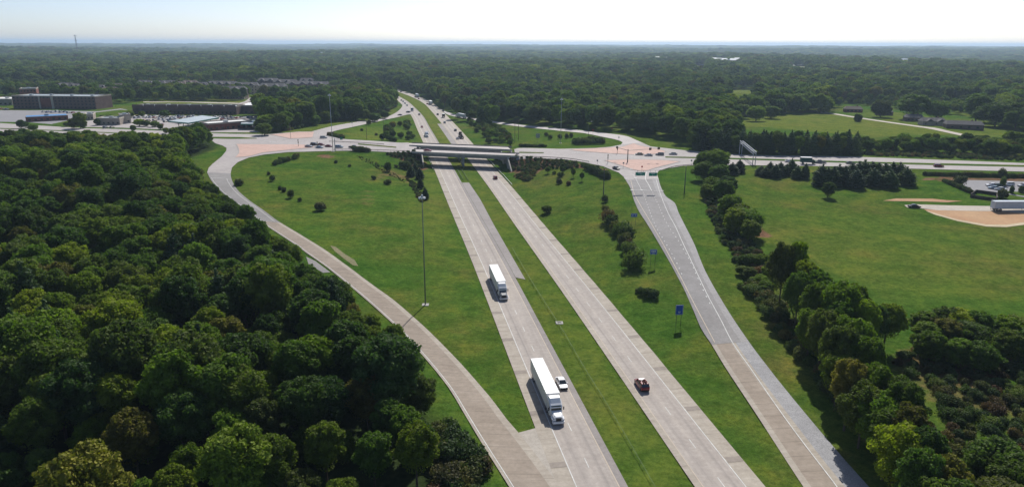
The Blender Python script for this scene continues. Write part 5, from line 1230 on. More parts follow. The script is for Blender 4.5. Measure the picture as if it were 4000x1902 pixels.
# hedgerow right of the exit ramp: (crown top px, py, height, width scale)
gr = 'trees in the row between the exit ramp and the field'
TR = [(2765, 590, 13, 1.15), (2800, 604, 12, 1.), (2752, 640, 11, .9), (2812, 652, 11, 1.), (2786, 694, 10, .9), (2828, 722, 10, .95), (2858, 772, 11, 1.), (2896, 792, 11, 1.), (2918, 824, 10, .9), (2880, 826, 10, .9), (2935, 872, 8, .75), (2845, 700, 10, .85), (2770, 730, 8, .7),
      (3070, 948, 19, .85), (3120, 962, 18, .8), (3165, 992, 18, .9), (3215, 1030, 17, .9), (3240, 1060, 17, .95), (3300, 1107, 17, 1.), (3352, 1122, 16, .95), (3392, 1148, 16, .9), (3290, 1152, 16, .9), (3190, 1112, 15, .85), (3130, 1062, 15, .8), (3345, 1202, 16, .95), (3300, 1242, 16, .95), (3230, 1192, 15, .9), (3180, 1172, 14, .8),
      (3430, 1172, 13, .9), (3480, 1180, 12, .9), (3360, 1290, 14, .88), (3405, 1310, 14, .88), (3300, 1310, 14, .88), (3340, 1385, 14, .88), (3430, 1390, 14, .88), (3490, 1405, 14, .88), (3400, 1440, 14, .88), (3480, 1480, 14, .88), (3560, 1475, 14, .88), (3500, 1540, 14, .88), (3580, 1560, 14, .88), (3560, 1630, 14, .88), (3640, 1640, 14, .88), (3620, 1720, 14, .88), (3720, 1735, 14, .88), (3690, 1800, 14, .88), (3780, 1815, 14, .88),
      (3935, 1600, 13, 1.1), (3985, 1682, 12, 1.), (3965, 1802, 12, 1.05), (3855, 1860, 11, 1.)]
for k, (a, b, h, w) in enumerate(TR):
    if k < 13: h *= 1.2; w *= 1.3
    x, y = G(a, b, h+2.); s = h/16.; lab = ('leafy tree at the far end of the tree row, near the crossroad' if k < 13 else 'tall tree in the middle of the tree row, against the field' if k < 28 else 'dark tree in the lower part of the tree row' if k < 54 else 'tree at the right edge of the brown scrub')
    r = tree('broad', x, y, s, lab, group=gr); r.scale = (w*.92, w*.92, s)
for k, (a, b) in enumerate([(3622, 1190), (3660, 1196), (3702, 1190), (3745, 1195), (3790, 1198), (3830, 1205), (3868, 1222), (3905, 1220), (3945, 1228), (3990, 1216), (4040, 1216), (3640, 1230), (3720, 1235), (3800, 1245), (3880, 1265), (3960, 1275), (4030, 1280), (3650, 1275), (3760, 1290), (3850, 1310)]):
    x, y = G(a, b, 11); r = tree('broad', x, y, .6, 'dark round tree on the lower edge of the field at the right', group='dark round trees along the lower field edge'); r.scale = (.85, .85, .58)
for a, b, h in [(2905, 1000, 4.5), (2945, 985, 5.5), (2985, 975, 6.5), (2932, 1042, 4.5), (2972, 1062, 4.5), (3012, 1012, 7), (2900, 1040, 3.5), (3000, 1080, 5), (2940, 1100, 3.5)]:
    x, y = G(a, b, h+3); r = tree('broad', x, y, h/16., 'light green young tree beside the row of trall trees'.replace('trall', 'tall'), group='young trees left of the tree row', mat='leaf_lime' if h > 5 else None); r.scale = (.5, .5, h/16.)
# evergreens by the crossroad at right
gr = 'evergreens along the lower side of the crossroad'
for a, b, h, w in [(3012, 632, 7, .95), (3032, 642, 7, 1.), (3052, 636, 7, 1.), (3076, 642, 6, 1.), (3096, 624, 8, .9), (3118, 648, 6.5, .9), (3150, 636, 8, .8), (2892, 626, 7, 1.1), (2862, 640, 6, 1.), (2975, 650, 5, 1.), (2992, 655, 5, .9)]:
    x, y = G(a, b, h+6.5); r = tree('con', x, y, h/15, 'dark evergreen left of the gap below the crossroad', cat='pine tree', group=gr); r.scale = (w, w, h/15)
for a, b, h, w in [(3215, 645, 10, 1.), (3238, 655, 9, 1.), (3258, 650, 9.5, 1.1), (3280, 646, 9.5, 1.), (3304, 648, 9.5, 1.1), (3332, 640, 10, 1.1), (3358, 636, 10, 1.1), (3380, 630, 10.5, 1.1), (3410, 634, 10, 1.1), (3436, 636, 10, 1.1), (3464, 638, 10, 1.1), (3492, 634, 10, 1.1), (3520, 640, 9.5, 1.1), (3545, 656, 8.5, 1.), (3420, 655, 9, 1.1), (3480, 660, 9, 1.1), (3350, 660, 9, 1.)]:
    x, y = G(a, b, h+6); r = tree('con', x, y, h/15, 'dark evergreen in the dense clump below the crossroad at right', cat='pine tree', group='evergreens in the dense clump below the crossroad'); r.scale = (w*1.35, w*1.35, h/15)
x, y = G(3245, 684, 15.5); r = tree('broad', x, y, .6, 'single dark round tree standing in the field in front of the evergreen clump'); r.scale = (.72, .72, .6)
# dark pines behind the crossroad
for k in range(48):
    a = 2705+(k % 24)*27.5+random.uniform(-7, 7); b = float(np.interp(a, [2700, 2743, 2852, 3000, 3322], [586, 590, 597, 603, 607]))-(1 if k < 24 else 9)
    h = random.uniform(12, 14.5); x, y, z = GS(a, b); r = tree('con' if k % 3 else 'broad', x, y, h/15, 'dark pine in the dense stand behind the crossroad at right', cat='pine tree', group='dark pines behind the crossroad', z=z); r.scale = ((1.15, 1.15, h/15) if k % 3 else (.8, .8, h/16))
# shrubs and young trees in the grass loops
def shrub(px_, py_, s, label, kind='bush', mat=None, group=None, sz=None, cat='shrub', name=None):
    x, y, z = GS(px_, py_)
    return tree(kind, x, y, s, label, cat=cat, z=z, mat=mat, group=group, sz=sz, name=name)
for a, b in [(1075, 642), (1083, 637), (1092, 635), (1103, 631), (1114, 629), (1126, 626), (1150, 619), (1158, 616)]: shrub(a, b+4, 1.2, 'dark bush in the clipped hedge row at the top of the left grass loop', group='dark bushes of the hedge row in the left loop')
for a, b, s, z, lb in [(1049, 684, .9, 2.0, 'thin reddish young tree, uppermost of the slanting row in the left loop'), (1064, 708, 1.1, 2.4, 'reddish young tree, second from the top of the slanting row in the left loop'), (1094, 742, 1., 1.9, 'young tree in the middle of the slanting row in the left loop'), (1109, 750, 1.2, 1.9, 'bushy young tree in the middle of the slanting row in the left loop'), (1136, 774, 1.25, 2.6, 'dark pointed young tree near the lower end of the slanting row in the left loop'), (1172, 788, .7, 2.2, 'thin young tree at the lower end of the slanting row in the left loop')]:
    shrub(a, b, s*.75, lb, sz=s*z*.45, cat='young tree', name='young_tree')
shrub(1253, 822, 1.7, 'single dark round bush in the lower left grass loop'); shrub(935, 724, 1.5, 'low spreading bush by the left ramp curve'); shrub(928, 722, 1.0, 'small bush by the left ramp curve')
shrub(1313, 638, .8, 'small dark shrub below the tall mast at the left junction'); shrub(1366, 652, .7, 'small dark shrub near the dry ditch line in the left loop'); shrub(1461, 702, .8, 'small pointed shrub in the middle of the left loop'); shrub(1513, 720, 1.3, 'pale green round shrub in the middle of the left loop', mat='scrub', kind='scrub')
shrub(1515, 670, 1.2, 'tall brown weedy shrub by the dry ditch in the left loop', sz=2., mat='scrub'); shrub(1548, 655, .7, 'low brown weeds by the dry ditch')
for a, b, s in [(1575, 656, 1.9), (1592, 662, 2.), (1600, 640, 1.4)]: shrub(a, b, s, 'dark bush above the evergreens left of the overpass', group='dark bushes left of the overpass')
for a, b, w, h, lb in [(1606, 690, .9, .42, 'broad dark evergreen left of the overpass, left of the pair'), (1640, 700, .85, .42, 'dark evergreen left of the overpass, right of the pair'), (1643, 737, .55, .36, 'small pointed evergreen between the overpass and the tall mast'), (1661, 780, .6, .42, 'small pointed evergreen right behind the head of the tall mast'), (1622, 680, .8, .45, 'dark evergreen between the pair left of the overpass')]:
    x, y, z = GS(a, b); r = tree('con', x, y, h, lb, cat='pine tree', z=z); r.scale = (w, w, h)
for a, b, w, h, lb in [(2140, 678, .28, .25, 'small round topped tree nearest to the right end of the overpass'), (2199, 680, .3, .27, 'second round topped young tree right of the overpass'), (2239, 694, .3, .28, 'third round topped young tree right of the overpass'), (2273, 708, .32, .3, 'lowest round topped young tree right of the overpass')]:
    x, y, z = GS(a, b); r = tree('broad', x, y, h, lb, z=z, cat='young tree', name='young_tree'); r.scale = (w, w, h)
for a, b, s, m_, lb in [(2164, 680, .8, 'scrub', 'pale green shrub between the round topped trees'), (2188, 692, 1., None, 'dark low shrub between the round topped trees'), (2183, 718, 1.2, None, 'dark low shrub under the round topped trees'), (2220, 724, 1., 'scrub', 'pale flowering shrub under the round topped trees')]: shrub(a, b, s, lb, mat=m_)
x, y, z = GS(2136, 832); r = tree('broad', x, y, .3, 'single dark bushy tree standing on the slope right of the interstate', z=z); r.scale = (.46, .46, .32)
for k in range(9): a = 2292+k*10; shrub(a, 662+k*4.6, 1.5, 'dark clipped bush in the slanting hedge right of the overpass', group='bushes of the slanting hedge right of the overpass')
for k, (a, b, s) in enumerate([(2363, 790, 1.3), (2366, 828, 1.1), (2373, 868, 1.9), (2388, 888, 1.7), (2405, 905, 1.9), (2424, 920, 1.9), (2446, 942, 2.0), (2452, 966, 1.5), (2455, 985, 1.9), (2462, 1010, 1.9), (2472, 1048, 2.2), (2478, 1030, 1.8), (2440, 960, 1.6), (2413, 918, 1.4)]):
    shrub(a, b, s*.85, 'bushy shrub in the curving row left of the exit ramp', group='shrubs in the curving row left of the exit ramp', kind='scrub' if k % 3 else 'bush', sz=s*1.1)
for a, b, s in [(2508, 1150, .8), (2530, 1158, 1.), (2552, 1164, 1.), (2490, 1142, .6)]: shrub(a, b, s, 'dark bush in the low clump between the shrub row and the tall blue sign', group='low clump of bushes above the tall blue sign')
for a, b, s in [(2134, 533, 1.1), (2148, 545, 1.), (2188, 543, 1.2), (2213, 541, 1.2), (2231, 538, 1.2)]: shrub(a, b, s, 'round young tree in the row on the far right grass', group='round young trees on the far right grass', cat='young tree', name='young_tree', sz=s*1.3)
for k in range(13): shrub(2033+k*8, 574+k*.25, .9, 'low dark shrub in the row along the far edge of the crossroad', group='low shrubs along the far edge of the crossroad')
for k in range(16): shrub(2246+(k % 8)*15, 561+(k//8)*6-(k % 8)*.6, 1.7, 'dark bush in the dense hedge on the far right grass', group='bushes of the dense hedge on the far right grass')
for k in range(14): shrub(1286+(k % 7)*9, 528+(k % 7)*2.0+(k//7)*3, 1., 'low brown shrub in the mulched tip left of the far grass', mat='scrub', group='low shrubs in the mulched tip at the left junction')
shrub(1441, 489, 1.5, 'single young tree beside the far left ramp', cat='young tree', name='young_tree', sz=2.2); shrub(1413, 512, .9, 'small shrub in the middle of the far left grass'); shrub(1470, 530, .9, 'small shrub left of the utility pole')
for k in range(7): shrub(1385+k*9, 590+k*.6, 1.2, 'dark bush in the short hedge below the black pickup', group='bushes of the short hedge below the black pickup')
rg = random.Random(5)
def rand_in(poly, n, seed, md):
    r = random.Random(seed); P_ = np.array([GS(*p)[:2] for p in poly]); out = []; lo = P_.min(0); hi = P_.max(0); t = 0
    while len(out) < n and t < n*60:
        t += 1; x = r.uniform(lo[0], hi[0]); y = r.uniform(lo[1], hi[1])
        if inpoly(np.array([x]), np.array([y]), P_)[0] and all((x-a)**2+(y-b)**2 > md*md for a, b in out): out.append((x, y))
    return out
for x, y in rand_in([(1500, 603), (1620, 602), (1650, 635), (1655, 660), (1620, 652), (1585, 630)], 42, 3, 1.9): tree('bush', x, y, rg.uniform(.6, .8), 'round clipped shrub planted on the mulched bank left of the overpass', cat='shrub', group='clipped shrubs on the bank left of the overpass')
for x, y in rand_in([(1990, 628), (2200, 632), (2290, 650), (2240, 662), (2120, 660), (2050, 672), (2000, 665)], 85, 4, 2.1): tree('bush', x, y, rg.uniform(.65, .85), 'round clipped shrub planted on the mulched bank right of the overpass', cat='shrub', group='clipped shrubs on the bank right of the overpass')
for x, y in rand_in([(1490, 550), (1520, 490), (1595, 484), (1622, 560), (1540, 560)], 26, 6, 4.2): r = tree('broad', x, y, .35, 'small dense tree in the thicket on the far left grass', cat='young tree', group='small trees of the thicket on the far left grass', name='young_tree'); r.scale = (.52, .52, rg.uniform(.28, .46))
for x, y in rand_in([(1822, 474), (1900, 480), (1960, 508), (1998, 545), (1992, 576), (1905, 562), (1872, 530), (1842, 502)], 46, 7, 4.4): r = tree('broad', x, y, .35, 'small dense tree in the thicket on the far right grass', cat='young tree', group='small trees of the thicket on the far right grass', name='young_tree'); r.scale = (.5, .5, rg.uniform(.26, .42))
for k in range(40): shrub(3611+k*10.6, 686+k*.25, .95, 'small dark shrub in the long row below the crossroad at the far right', group='small shrubs in the long row at the far right')
for k in range(24): a = k/23.; shrub(3688+108*a, 711+46*a, .8, 'clipped hedge bush along the edge of the parking lot', group='hedge bushes along the parking lot')
for a, b, s, z, lb in [(3745, 725, 2.2, 2.4, 'leafy young tree at the left corner of the parking lot'), (3916, 727, 1.3, 2.6, 'brown pointed shrub between the cars in the parking lot'), (3950, 756, 1., 2., 'small dark tree on the parking island'), (3990, 754, 1.3, 2., 'dark pointed tree on the parking island near the photo edge'), (3914, 774, 2.2, 2.4, 'round young tree between the timber enclosure and the parked trailer'), (3912, 693, 2., 2.6, 'dark pointed tree above the parking lot')]:
    shrub(a, b, s*.8, lb, sz=z*.75, cat='young tree', name='young_tree', mat='scrub' if 'brown' in lb else None)
# big shade trees by the houses at upper right
for a, b, h, w, lb in [(3140, 352, 17, 2.6, 'broad dark tree, left one of the pair beside the country lane'), (3215, 356, 17, 2.3, 'broad dark tree, right one of the pair beside the country lane'), (3075, 365, 15, 1.8, 'dark round tree left of the pair by the upper field'), (3450, 380, 15, 1.7, 'rounded tree by the country lane left of the very broad tree'), (3580, 364, 20, 3.0, 'very broad domed tree behind the grey roofed houses'), (3670, 385, 16, 1.8, 'tree right of the very broad domed tree'), (3355, 437, 6, .8, 'small round tree at the country lane'), (3830, 372, 20, 2.6, 'wide pale topped tree above the long grey roof at far right'), (3905, 392, 19, 2.8, 'very wide dark tree right of the grey roofed houses'), (3985, 400, 18, 2.4, 'dark tree at the right edge above the lane'), (3965, 500, 12, 1.3, 'dark tree low at the right edge near the lane')]:
    x, y = G(a, b, h+9); r = tree('broad', x, y, 1., lb); r.scale = (w, w, (h+6)/15.5); r.location.z -= 4
for k in range(8):
    a, b = [(2960, 330), (3000, 345), (3040, 350), (3010, 318), (2905, 385), (2860, 395), (2960, 395), (3020, 385)][k]; x, y = G(a, b, 24); r = tree('broad', x, y, 1., 'dark tree between the two small upper fields', group='dark trees between the two small upper fields'); r.scale = (1.7, 1.7, 1.05)

# ---- woods and scrub nobody could count
for k in range(7):
    if ('broad', k) not in lib_done: x, y = G(700+k*40, 640, 12); tree('broad', x, y, 1., 'green broadleaf tree in dense woodland, middle of the wood', idx=k, group='trees in the dense wood left of the ramp')
def scatter(name, X, Y, Zs, sc, coll, seed, label_mat=None, sxy=None, sink=.2):
    rg = np.random.default_rng(seed); n = len(X); me = bpy.data.meshes.new(name); me.vertices.add(n)
    me.vertices.foreach_set('co', np.stack([X, Y, Zs-sink], 1).astype(np.float32).ravel())
    a = me.attributes.new('scl', 'FLOAT_VECTOR', 'POINT'); w = sc*(sxy if sxy is not None else 1.); a.data.foreach_set('vector', np.stack([w, w, sc], 1).astype(np.float32).ravel())
    a = me.attributes.new('rot', 'FLOAT_VECTOR', 'POINT'); a.data.foreach_set('vector', np.stack([np.zeros(n), np.zeros(n), rg.uniform(0, 6.283, n)], 1).astype(np.float32).ravel())
    a = me.attributes.new('pick', 'INT', 'POINT'); a.data.foreach_set('value', rg.integers(0, 64, n).astype(np.int32))
    o = add(name, me, kind='stuff')
    ng = bpy.data.node_groups.new(name, 'GeometryNodeTree'); ng.interface.new_socket('Geometry', in_out='INPUT', socket_type='NodeSocketGeometry'); ng.interface.new_socket('Geometry', in_out='OUTPUT', socket_type='NodeSocketGeometry')
    gi = ng.nodes.new('NodeGroupInput'); go = ng.nodes.new('NodeGroupOutput'); ip = ng.nodes.new('GeometryNodeInstanceOnPoints'); ci = ng.nodes.new('GeometryNodeCollectionInfo')
    ci.inputs['Collection'].default_value = coll; ci.inputs['Separate Children'].default_value = True; ci.inputs['Reset Children'].default_value = True
    ip.inputs['Pick Instance'].default_value = True
    def at(nm, t):
        q = ng.nodes.new('GeometryNodeInputNamedAttribute'); q.data_type = t; q.inputs[0].default_value = nm; return q.outputs[0]
    lk = ng.links.new; lk(gi.outputs[0], ip.inputs['Points']); lk(ci.outputs[0], ip.inputs['Instance']); lk(at('scl', 'FLOAT_VECTOR'), ip.inputs['Scale']); lk(at('rot', 'FLOAT_VECTOR'), ip.inputs['Rotation']); lk(at('pick', 'INT'), ip.inputs['Instance Index']); lk(ip.outputs[0], go.inputs[0])
    md = o.modifiers.new('scatter', 'NODES'); md.node_group = ng; return o
rest = np.array(rest); scatter('dense_wood', rest[:, 0], rest[:, 1], S(rest[:, 0], rest[:, 1]), rest[:, 2], LIB, 1)
# open land that carries no forest
BLD = []   # (x, y, radius) of buildings, filled below
EXC = [[(-400, 520), (-400, 455), (-100, 398), (40, 378), (380, 402), (470, 410), (560, 396), (910, 393), (1010, 387), (1150, 396), (1172, 402), (1110, 425), (1010, 436), (1015, 470), (1040, 500), (1060, 520), (1058, 530), (1175, 508), (1310, 473), (1466, 456), (1543, 428), (1556, 390), (1541, 374), (1545, 355), (1556, 350), (1660, 381), (1718, 414), (1776, 443), (1854, 461), (2054, 489), (2194, 499), (2388, 515), (2446, 527), (2524, 535), (2602, 555), (2690, 580),
        (2720, 592), (2870, 600), (2880, 598), (2873, 560), (2868, 466), (3000, 450), (3180, 442), (3255, 430), (3290, 405), (3400, 412), (3560, 432), (3640, 440), (3860, 472), (3930, 520), (4300, 560), (4300, 2400), (-400, 2400)],
       [(2840, 425), (2843, 345), (2952, 345), (2955, 425)], [(945, 402), (985, 398), (1050, 352), (1018, 342), (985, 362)]]
FARF = [[(2782, 264), (2785, 234), (2836, 234), (2836, 264)], [(2700, 290), (2700, 262), (2760, 262), (2760, 290)], [(3080, 300), (3085, 268), (3150, 268), (3150, 300)], [(960, 290), (965, 262), (1030, 262), (1030, 290)]]
EXC += FARF
EXW = [np.array([G(a, b, 6.) for a, b in e]) for e in EXC]
# the ground beyond the picture's sides
def allowed(X, Y):
    m = np.ones(X.shape, bool)
    for e in EXW: m &= ~inpoly(X, Y, e)
    return m & ~bufroad(X, Y, 6.)
def fan(r0, r1, s, seed, half=rad(43)):
    rg = np.random.default_rng(seed); w = r1*math.tan(half)
    X, Y = np.meshgrid(np.arange(-r1, r1, s), np.arange(200, r1, s*.87)); X[::2] += s/2
    X = (X+rg.uniform(-.36, .36, X.shape)*s).ravel(); Y = (Y+rg.uniform(-.36, .36, Y.shape)*s).ravel(); d = np.hypot(X, Y)
    m = (d > r0) & (d < r1) & (np.abs(np.arctan2(X, Y)) < half); return X[m], Y[m]

# ------------------------------------------------------------------ buildings
M['brick_dark'] = plain('dark_brick', (.135, .085, .075), .9, var=.2, scale=.3)
M['brick_red'] = plain('red_brick', (.20, .075, .055), .9, var=.2, scale=.3)
M['stucco'] = plain('cream_stucco', (.46, .41, .33), .85, var=.08, scale=.3)
M['beige'] = plain('beige_wall', (.34, .29, .24), .85, var=.1, scale=.3)
M['tan_siding'] = plain('tan_siding', (.30, .24, .18), .85, var=.15, scale=.3)
M['yellow_siding'] = plain('pale_yellow_siding', (.42, .36, .24), .85, var=.1, scale=.3)
M['roof_white'] = plain('white_membrane_roof', (.72, .72, .70), .7, var=.06, scale=.1)
M['roof_pale'] = plain('pale_metal_roof', (.40, .45, .47), .5, var=.1, scale=.1)
M['roof_shingle'] = plain('grey_shingle_roof', (.085, .082, .085), .9, var=.2, scale=.8)
M['roof_brown'] = plain('brown_shingle_roof', (.12, .095, .08), .9, var=.2, scale=.8)
M['roof_blue'] = plain('blue_metal_roof', (.07, .22, .46), .4, var=.12, scale=.1)
M['roof_green'] = plain('green_canopy_fascia', (.06, .20, .15), .5, var=.08)
def obox(name, p0, p1, depth, h, z=None):
    """frame of a building: front edge from image point p0 to p1 (ground), depth away from the camera"""
    a = GS(*p0); b = GS(*p1); t = Vector((b[0]-a[0], b[1]-a[1])); L = t.length; ang = math.atan2(t.y, t.x); zz = min(a[2], b[2]) if z is None else z
    c = Vector((a[0], a[1])); BLD.append((a[0]+t.x/2-math.sin(ang)*depth/2, a[1]+t.y/2+math.cos(ang)*depth/2, max(L, depth)/2+5)); return (a[0], a[1], zz), ang, L
def windows(r, L, h, storeys, nwin, y=0., z0=1.2, ww=1.2, wh=1.5, x0=0.):
    sh = h/storeys; mb = MB()
    k = ('w', ww, wh)
    if k not in MESHC:
        b = MB(); b.box(-ww/2, ww/2, -.06, .02, 0, wh); MESHC[k] = b.mesh('window', M['window_dark'])
    cnt = 0
    for s in range(storeys):
        for i in range(nwin):
            if cnt > 96: return
            cnt += 1; add('window', MESHC[k], r, (x0+L*(i+.5)/nwin, y, s*sh+z0))
def flat_building(label, p0, p1, depth, h, wall, roof, storeys=1, nwin=6, cat='building', name='building', extras=None, parapet=.8):
    o, ang, L = obox('b', p0, p1, depth, h); r = empty(name, (o[0], o[1], o[2]-.1), ang, label, cat)
    mb = MB(); mb.box(0, L, 0, depth, -1, h); add('wall', mb.mesh('wall', M[wall]), r)
    mb = MB(); mb.box(.3, L-.3, .3, depth-.3, h+.003, h+.1); add('roof', mb.mesh('roof', M[roof]), r)
    mb = MB()
    for a in ((-.1, L+.1, -.1, .29), (-.1, L+.1, depth-.29, depth+.1), (-.1, .29, .291, depth-.291), (L-.29, L+.1, .291, depth-.291)): mb.box(a[0], a[1], a[2], a[3], h-.35, h+parapet)
    add('parapet', mb.mesh('parapet', M['beige'] if wall != 'beige' else M['stucco']), r)
    if nwin: windows(r, L, h, storeys, nwin, 0., 1., max(1.1, L/nwin*.42))
    mb = MB()
    for k in range(max(1, int(L/18))): x = L*(k+.5)/max(1, int(L/18)); mb.box(x-1.4, x+1.4, depth*.5-1.2, depth*.5+1.2, h+.1, h+1.4)
    add('rooftop_unit', mb.mesh('rooftop_unit', M['steel']), r)
    if extras: extras(r, L, depth, h)
    return r
def ex_hotel(r, L, D, h):
    for a, b, dh in ((L*.325, L*.34, .6), (L*.475, L*.5, .6)):
        mb = MB(); mb.box(a, b, -.9, -.11, -1, h+dh); add('pillar', mb.mesh('pillar', M['stucco']), r)
    mb = MB(); mb.box(L*.345, L*.47, -.6, -.11, 2, h-1.5); add('balcony_bay', mb.mesh('balcony_bay', M['brick_red']), r)
flat_building('long dark brick hotel with cream pillars at the far left', (54, 425), (377, 428), 26, 12, 'brick_dark', 'roof_pale', 4, 22, 'hotel', 'hotel', ex_hotel)
flat_building('brown wing rising behind the dark brick hotel', (85, 405), (150, 404), 20, 15, 'brick_red', 'roof_pale', 4, 5, 'hotel', 'hotel')
flat_building('white roofed low building at the far left edge', (-60, 412), (50, 412), 30, 6, 'beige', 'roof_white', 1, 6)
flat_building('low shop with a bright blue roof at the far left', (105, 478), (268, 470), 13, 4.2, 'brick_red', 'roof_blue', 1, 7, 'shop', 'shop', parapet=.1)
flat_building('flat roofed beige restaurant among small trees at the left', (380, 490), (470, 489), 14, 5, 'beige', 'roof_pale', 1, 5, 'restaurant', 'restaurant')
flat_building('tall pale wall section right of the beige restaurant', (472, 484), (514, 482), 14, 6.5, 'stucco', 'roof_pale', 1, 2, 'shop', 'shop')
flat_building('green roofed small building left of the beige restaurant', (330, 470), (366, 469), 14, 4.5, 'beige', 'roof_pale', 1, 3, 'shop', 'shop')
def ex_strip(r, L, D, h):
    mb = MB()
    for k in range(9): x = L*(k+.5)/9; mb.box(x-5, x+5, -.6, -.11, h-1.2, h+1.7)
    add('storefront_gable', mb.mesh('storefront_gable', M['brick_dark']), r)
    mb = MB(); mb.box(.5, L-.5, -3.2, -.12, 3.4, 3.7); add('awning', mb.mesh('awning', M['roof_brown']), r)
flat_building('very long dark brown shopping strip across the upper left', (520, 445), (925, 449), 20, 7, 'brick_dark', 'roof_pale', 1, 26, 'shopping strip', 'shopping_strip', ex_strip)
flat_building('white roofed right part of the long shopping strip', (928, 444), (1105, 446), 40, 7.5, 'brick_dark', 'roof_white', 1, 8, 'shopping strip', 'shopping_strip')
flat_building('reddish brown shop with a white roof beside the fuel canopy', (815, 512), (985, 500), 17, 5, 'brick_red', 'roof_white', 1, 8, 'shop', 'shop')
def canopy(label, corners, z1, nx_, name='canopy', cat='canopy', colr='roof_green', th=.9):
    P_ = [GS(*c) for c in corners]; z = min(p[2] for p in P_); c = np.mean([p[:2] for p in P_], 0); r = empty(name, (c[0], c[1], z), 0, label, cat)
    mb = MB(); prism(mb, [(p[0]-c[0], p[1]-c[1]) for p in P_], z1, z1+th); add('fascia', mb.mesh('fascia', M[colr]), r)
    mb = MB(); q = [((p[0]-c[0])*.97, (p[1]-c[1])*.97) for p in P_]; prism(mb, q, z1+th+.003, z1+th+.06); add('roof', mb.mesh('roof', M['roof_pale']), r)
    for i in range(nx_):
        for t in (.2, .8):
            u = (i+.5)/nx_; a = np.array(q[0])*(1-u)+np.array(q[1])*u; b = np.array(q[3])*(1-u)+np.array(q[2])*u; p = a*(1-t)+b*t
            mb = MB(); mb.tube((p[0], p[1], -.3), (p[0], p[1], z1), .28, n=8); add('column', mb.mesh('column', M['beige']), r)
def lift(p, h):  # ground point below something seen at p at height h
    x, y = G(p[0], p[1], Z7+h); q = project(x, y, Z7); return (float(q[0]), float(q[1]))
canopy('wide flat fuel station canopy with a green edge', [lift(p, 5.5) for p in [(656, 474), (735, 481), (855, 460), (790, 452)]], 4.8, 4, 'fuel_canopy')
canopy('small green roofed canopy on pale columns near the crossroad', [lift(p, 4.5) for p in [(940, 484), (1015, 484), (1012, 472), (945, 472)]], 3.8, 2, 'fuel_canopy')
def gable(label, px_, py_, L, D, h, wall, roof, rz=0., rh=2.6, cat='house', name='house', storeys=1, nwin=4, chim=True, group=None, wing=False):
    x, y, z = GS(px_, py_); BLD.append((x, y, max(L, D)/2+4)); r = empty(name, (x, y, z), rz, label, cat, group)
    mb = MB(); mb.box(-L/2, L/2, 0, D, -1, h); add('wall', mb.mesh('wall', M[wall]), r)
    mb = MB(); e = .5
    def gb(x0, x1, y0, y1, zb, rise, along='x'):
        if along == 'x':
            V = [(x0-e, y0-e, zb), (x1+e, y0-e, zb), (x1+e, y1+e, zb), (x0-e, y1+e, zb), (x0+rise*.5, (y0+y1)/2, zb+rise), (x1-rise*.5, (y0+y1)/2, zb+rise)]; Fc = [(0, 1, 5, 4), (2, 3, 4, 5), (1, 2, 5), (3, 0, 4), (0, 3, 2, 1)]
        else:
            V = [(x0-e, y0-e, zb), (x1+e, y0-e, zb), (x1+e, y1+e, zb), (x0-e, y1+e, zb), ((x0+x1)/2, y0-e, zb+rise), ((x0+x1)/2, y1, zb+rise)]; Fc = [(0, 1, 4), (1, 2, 5, 4), (2, 3, 5), (3, 0, 4, 5), (0, 3, 2, 1)]
        mb.addm(V, Fc)
    gb(-L/2, L/2, 0, D, h+.003, rh)
    if wing: gb(L*.08, L*.34, -2.5, D*.6, h+.006, rh*.8, 'y'); gb(-L*.36, -L*.1, -1.6, D*.6, h+.009, rh*.8, 'y')
    rf = add('roof', mb.mesh('roof', M[roof]), r)
    if wing:
        mb = MB(); mb.box(L*.08, L*.34, -2.5, -.003, -1, h); mb.box(-L*.36, -L*.1, -1.6, -.003, -1, h); add('bay', mb.mesh('bay', M[wall]), r)
    if chim: mb = MB(); mb.box(L*.2, L*.2+.9, D*.55, D*.55+.9, h+rh*.4, h+rh+.7); add('chimney', mb.mesh('chimney', M['brick_red']), rf)
    if storeys == 1: windows(r, L*.9, h, 1, nwin, 0., 1., 1.6, 1.3, -L*.45)
    else:
        k = 0
        sh = h/storeys
        for s in range(storeys):
            for i in range(nwin):
                xx = -L*.45+L*.9*(i+.5)/nwin
                yy = -2.5 if wing and L*.08 < xx < L*.34 else (-1.6 if wing and -L*.36 < xx < -L*.1 else 0.)
                add('window', MESHC.setdefault(('w', 1.3, 1.5), (MB().box(-.65, .65, -.06, .02, 0, 1.5)).mesh('window', M['window_dark'])), r, (xx, yy, s*sh+1.))
    return r
rg = random.Random(9)
ap = [(905, 388, 30, 'tan_siding', 'pale apartment block, leftmost of those beside the curving access road'), (1060, 372, 34, 'yellow_siding', 'pale yellow apartment block right of the curving access road'), (1110, 352, 34, 'tan_siding', 'tan apartment block behind the pale yellow one'), (1165, 360, 32, 'brick_dark', 'dark apartment block with a light front right of the yellow one'), (1235, 362, 34, 'brick_dark', 'dark apartment block farthest right of the housing group'), (1045, 346, 30, 'brick_dark', 'dark roofed apartment block farthest up the access road'),
      (965, 368, 30, 'yellow_siding', 'pale gabled apartment block at the bend of the access road'), (880, 362, 28, 'tan_siding', 'tan block in the middle of the upper housing group')]
for a, b, L, w, lb in ap: gable(lb, a, b, L, 16, 11, w, 'roof_shingle', rg.uniform(-.3, .3), 4., 'apartment block', 'apartment_block', 3, 7, False, wing=True)
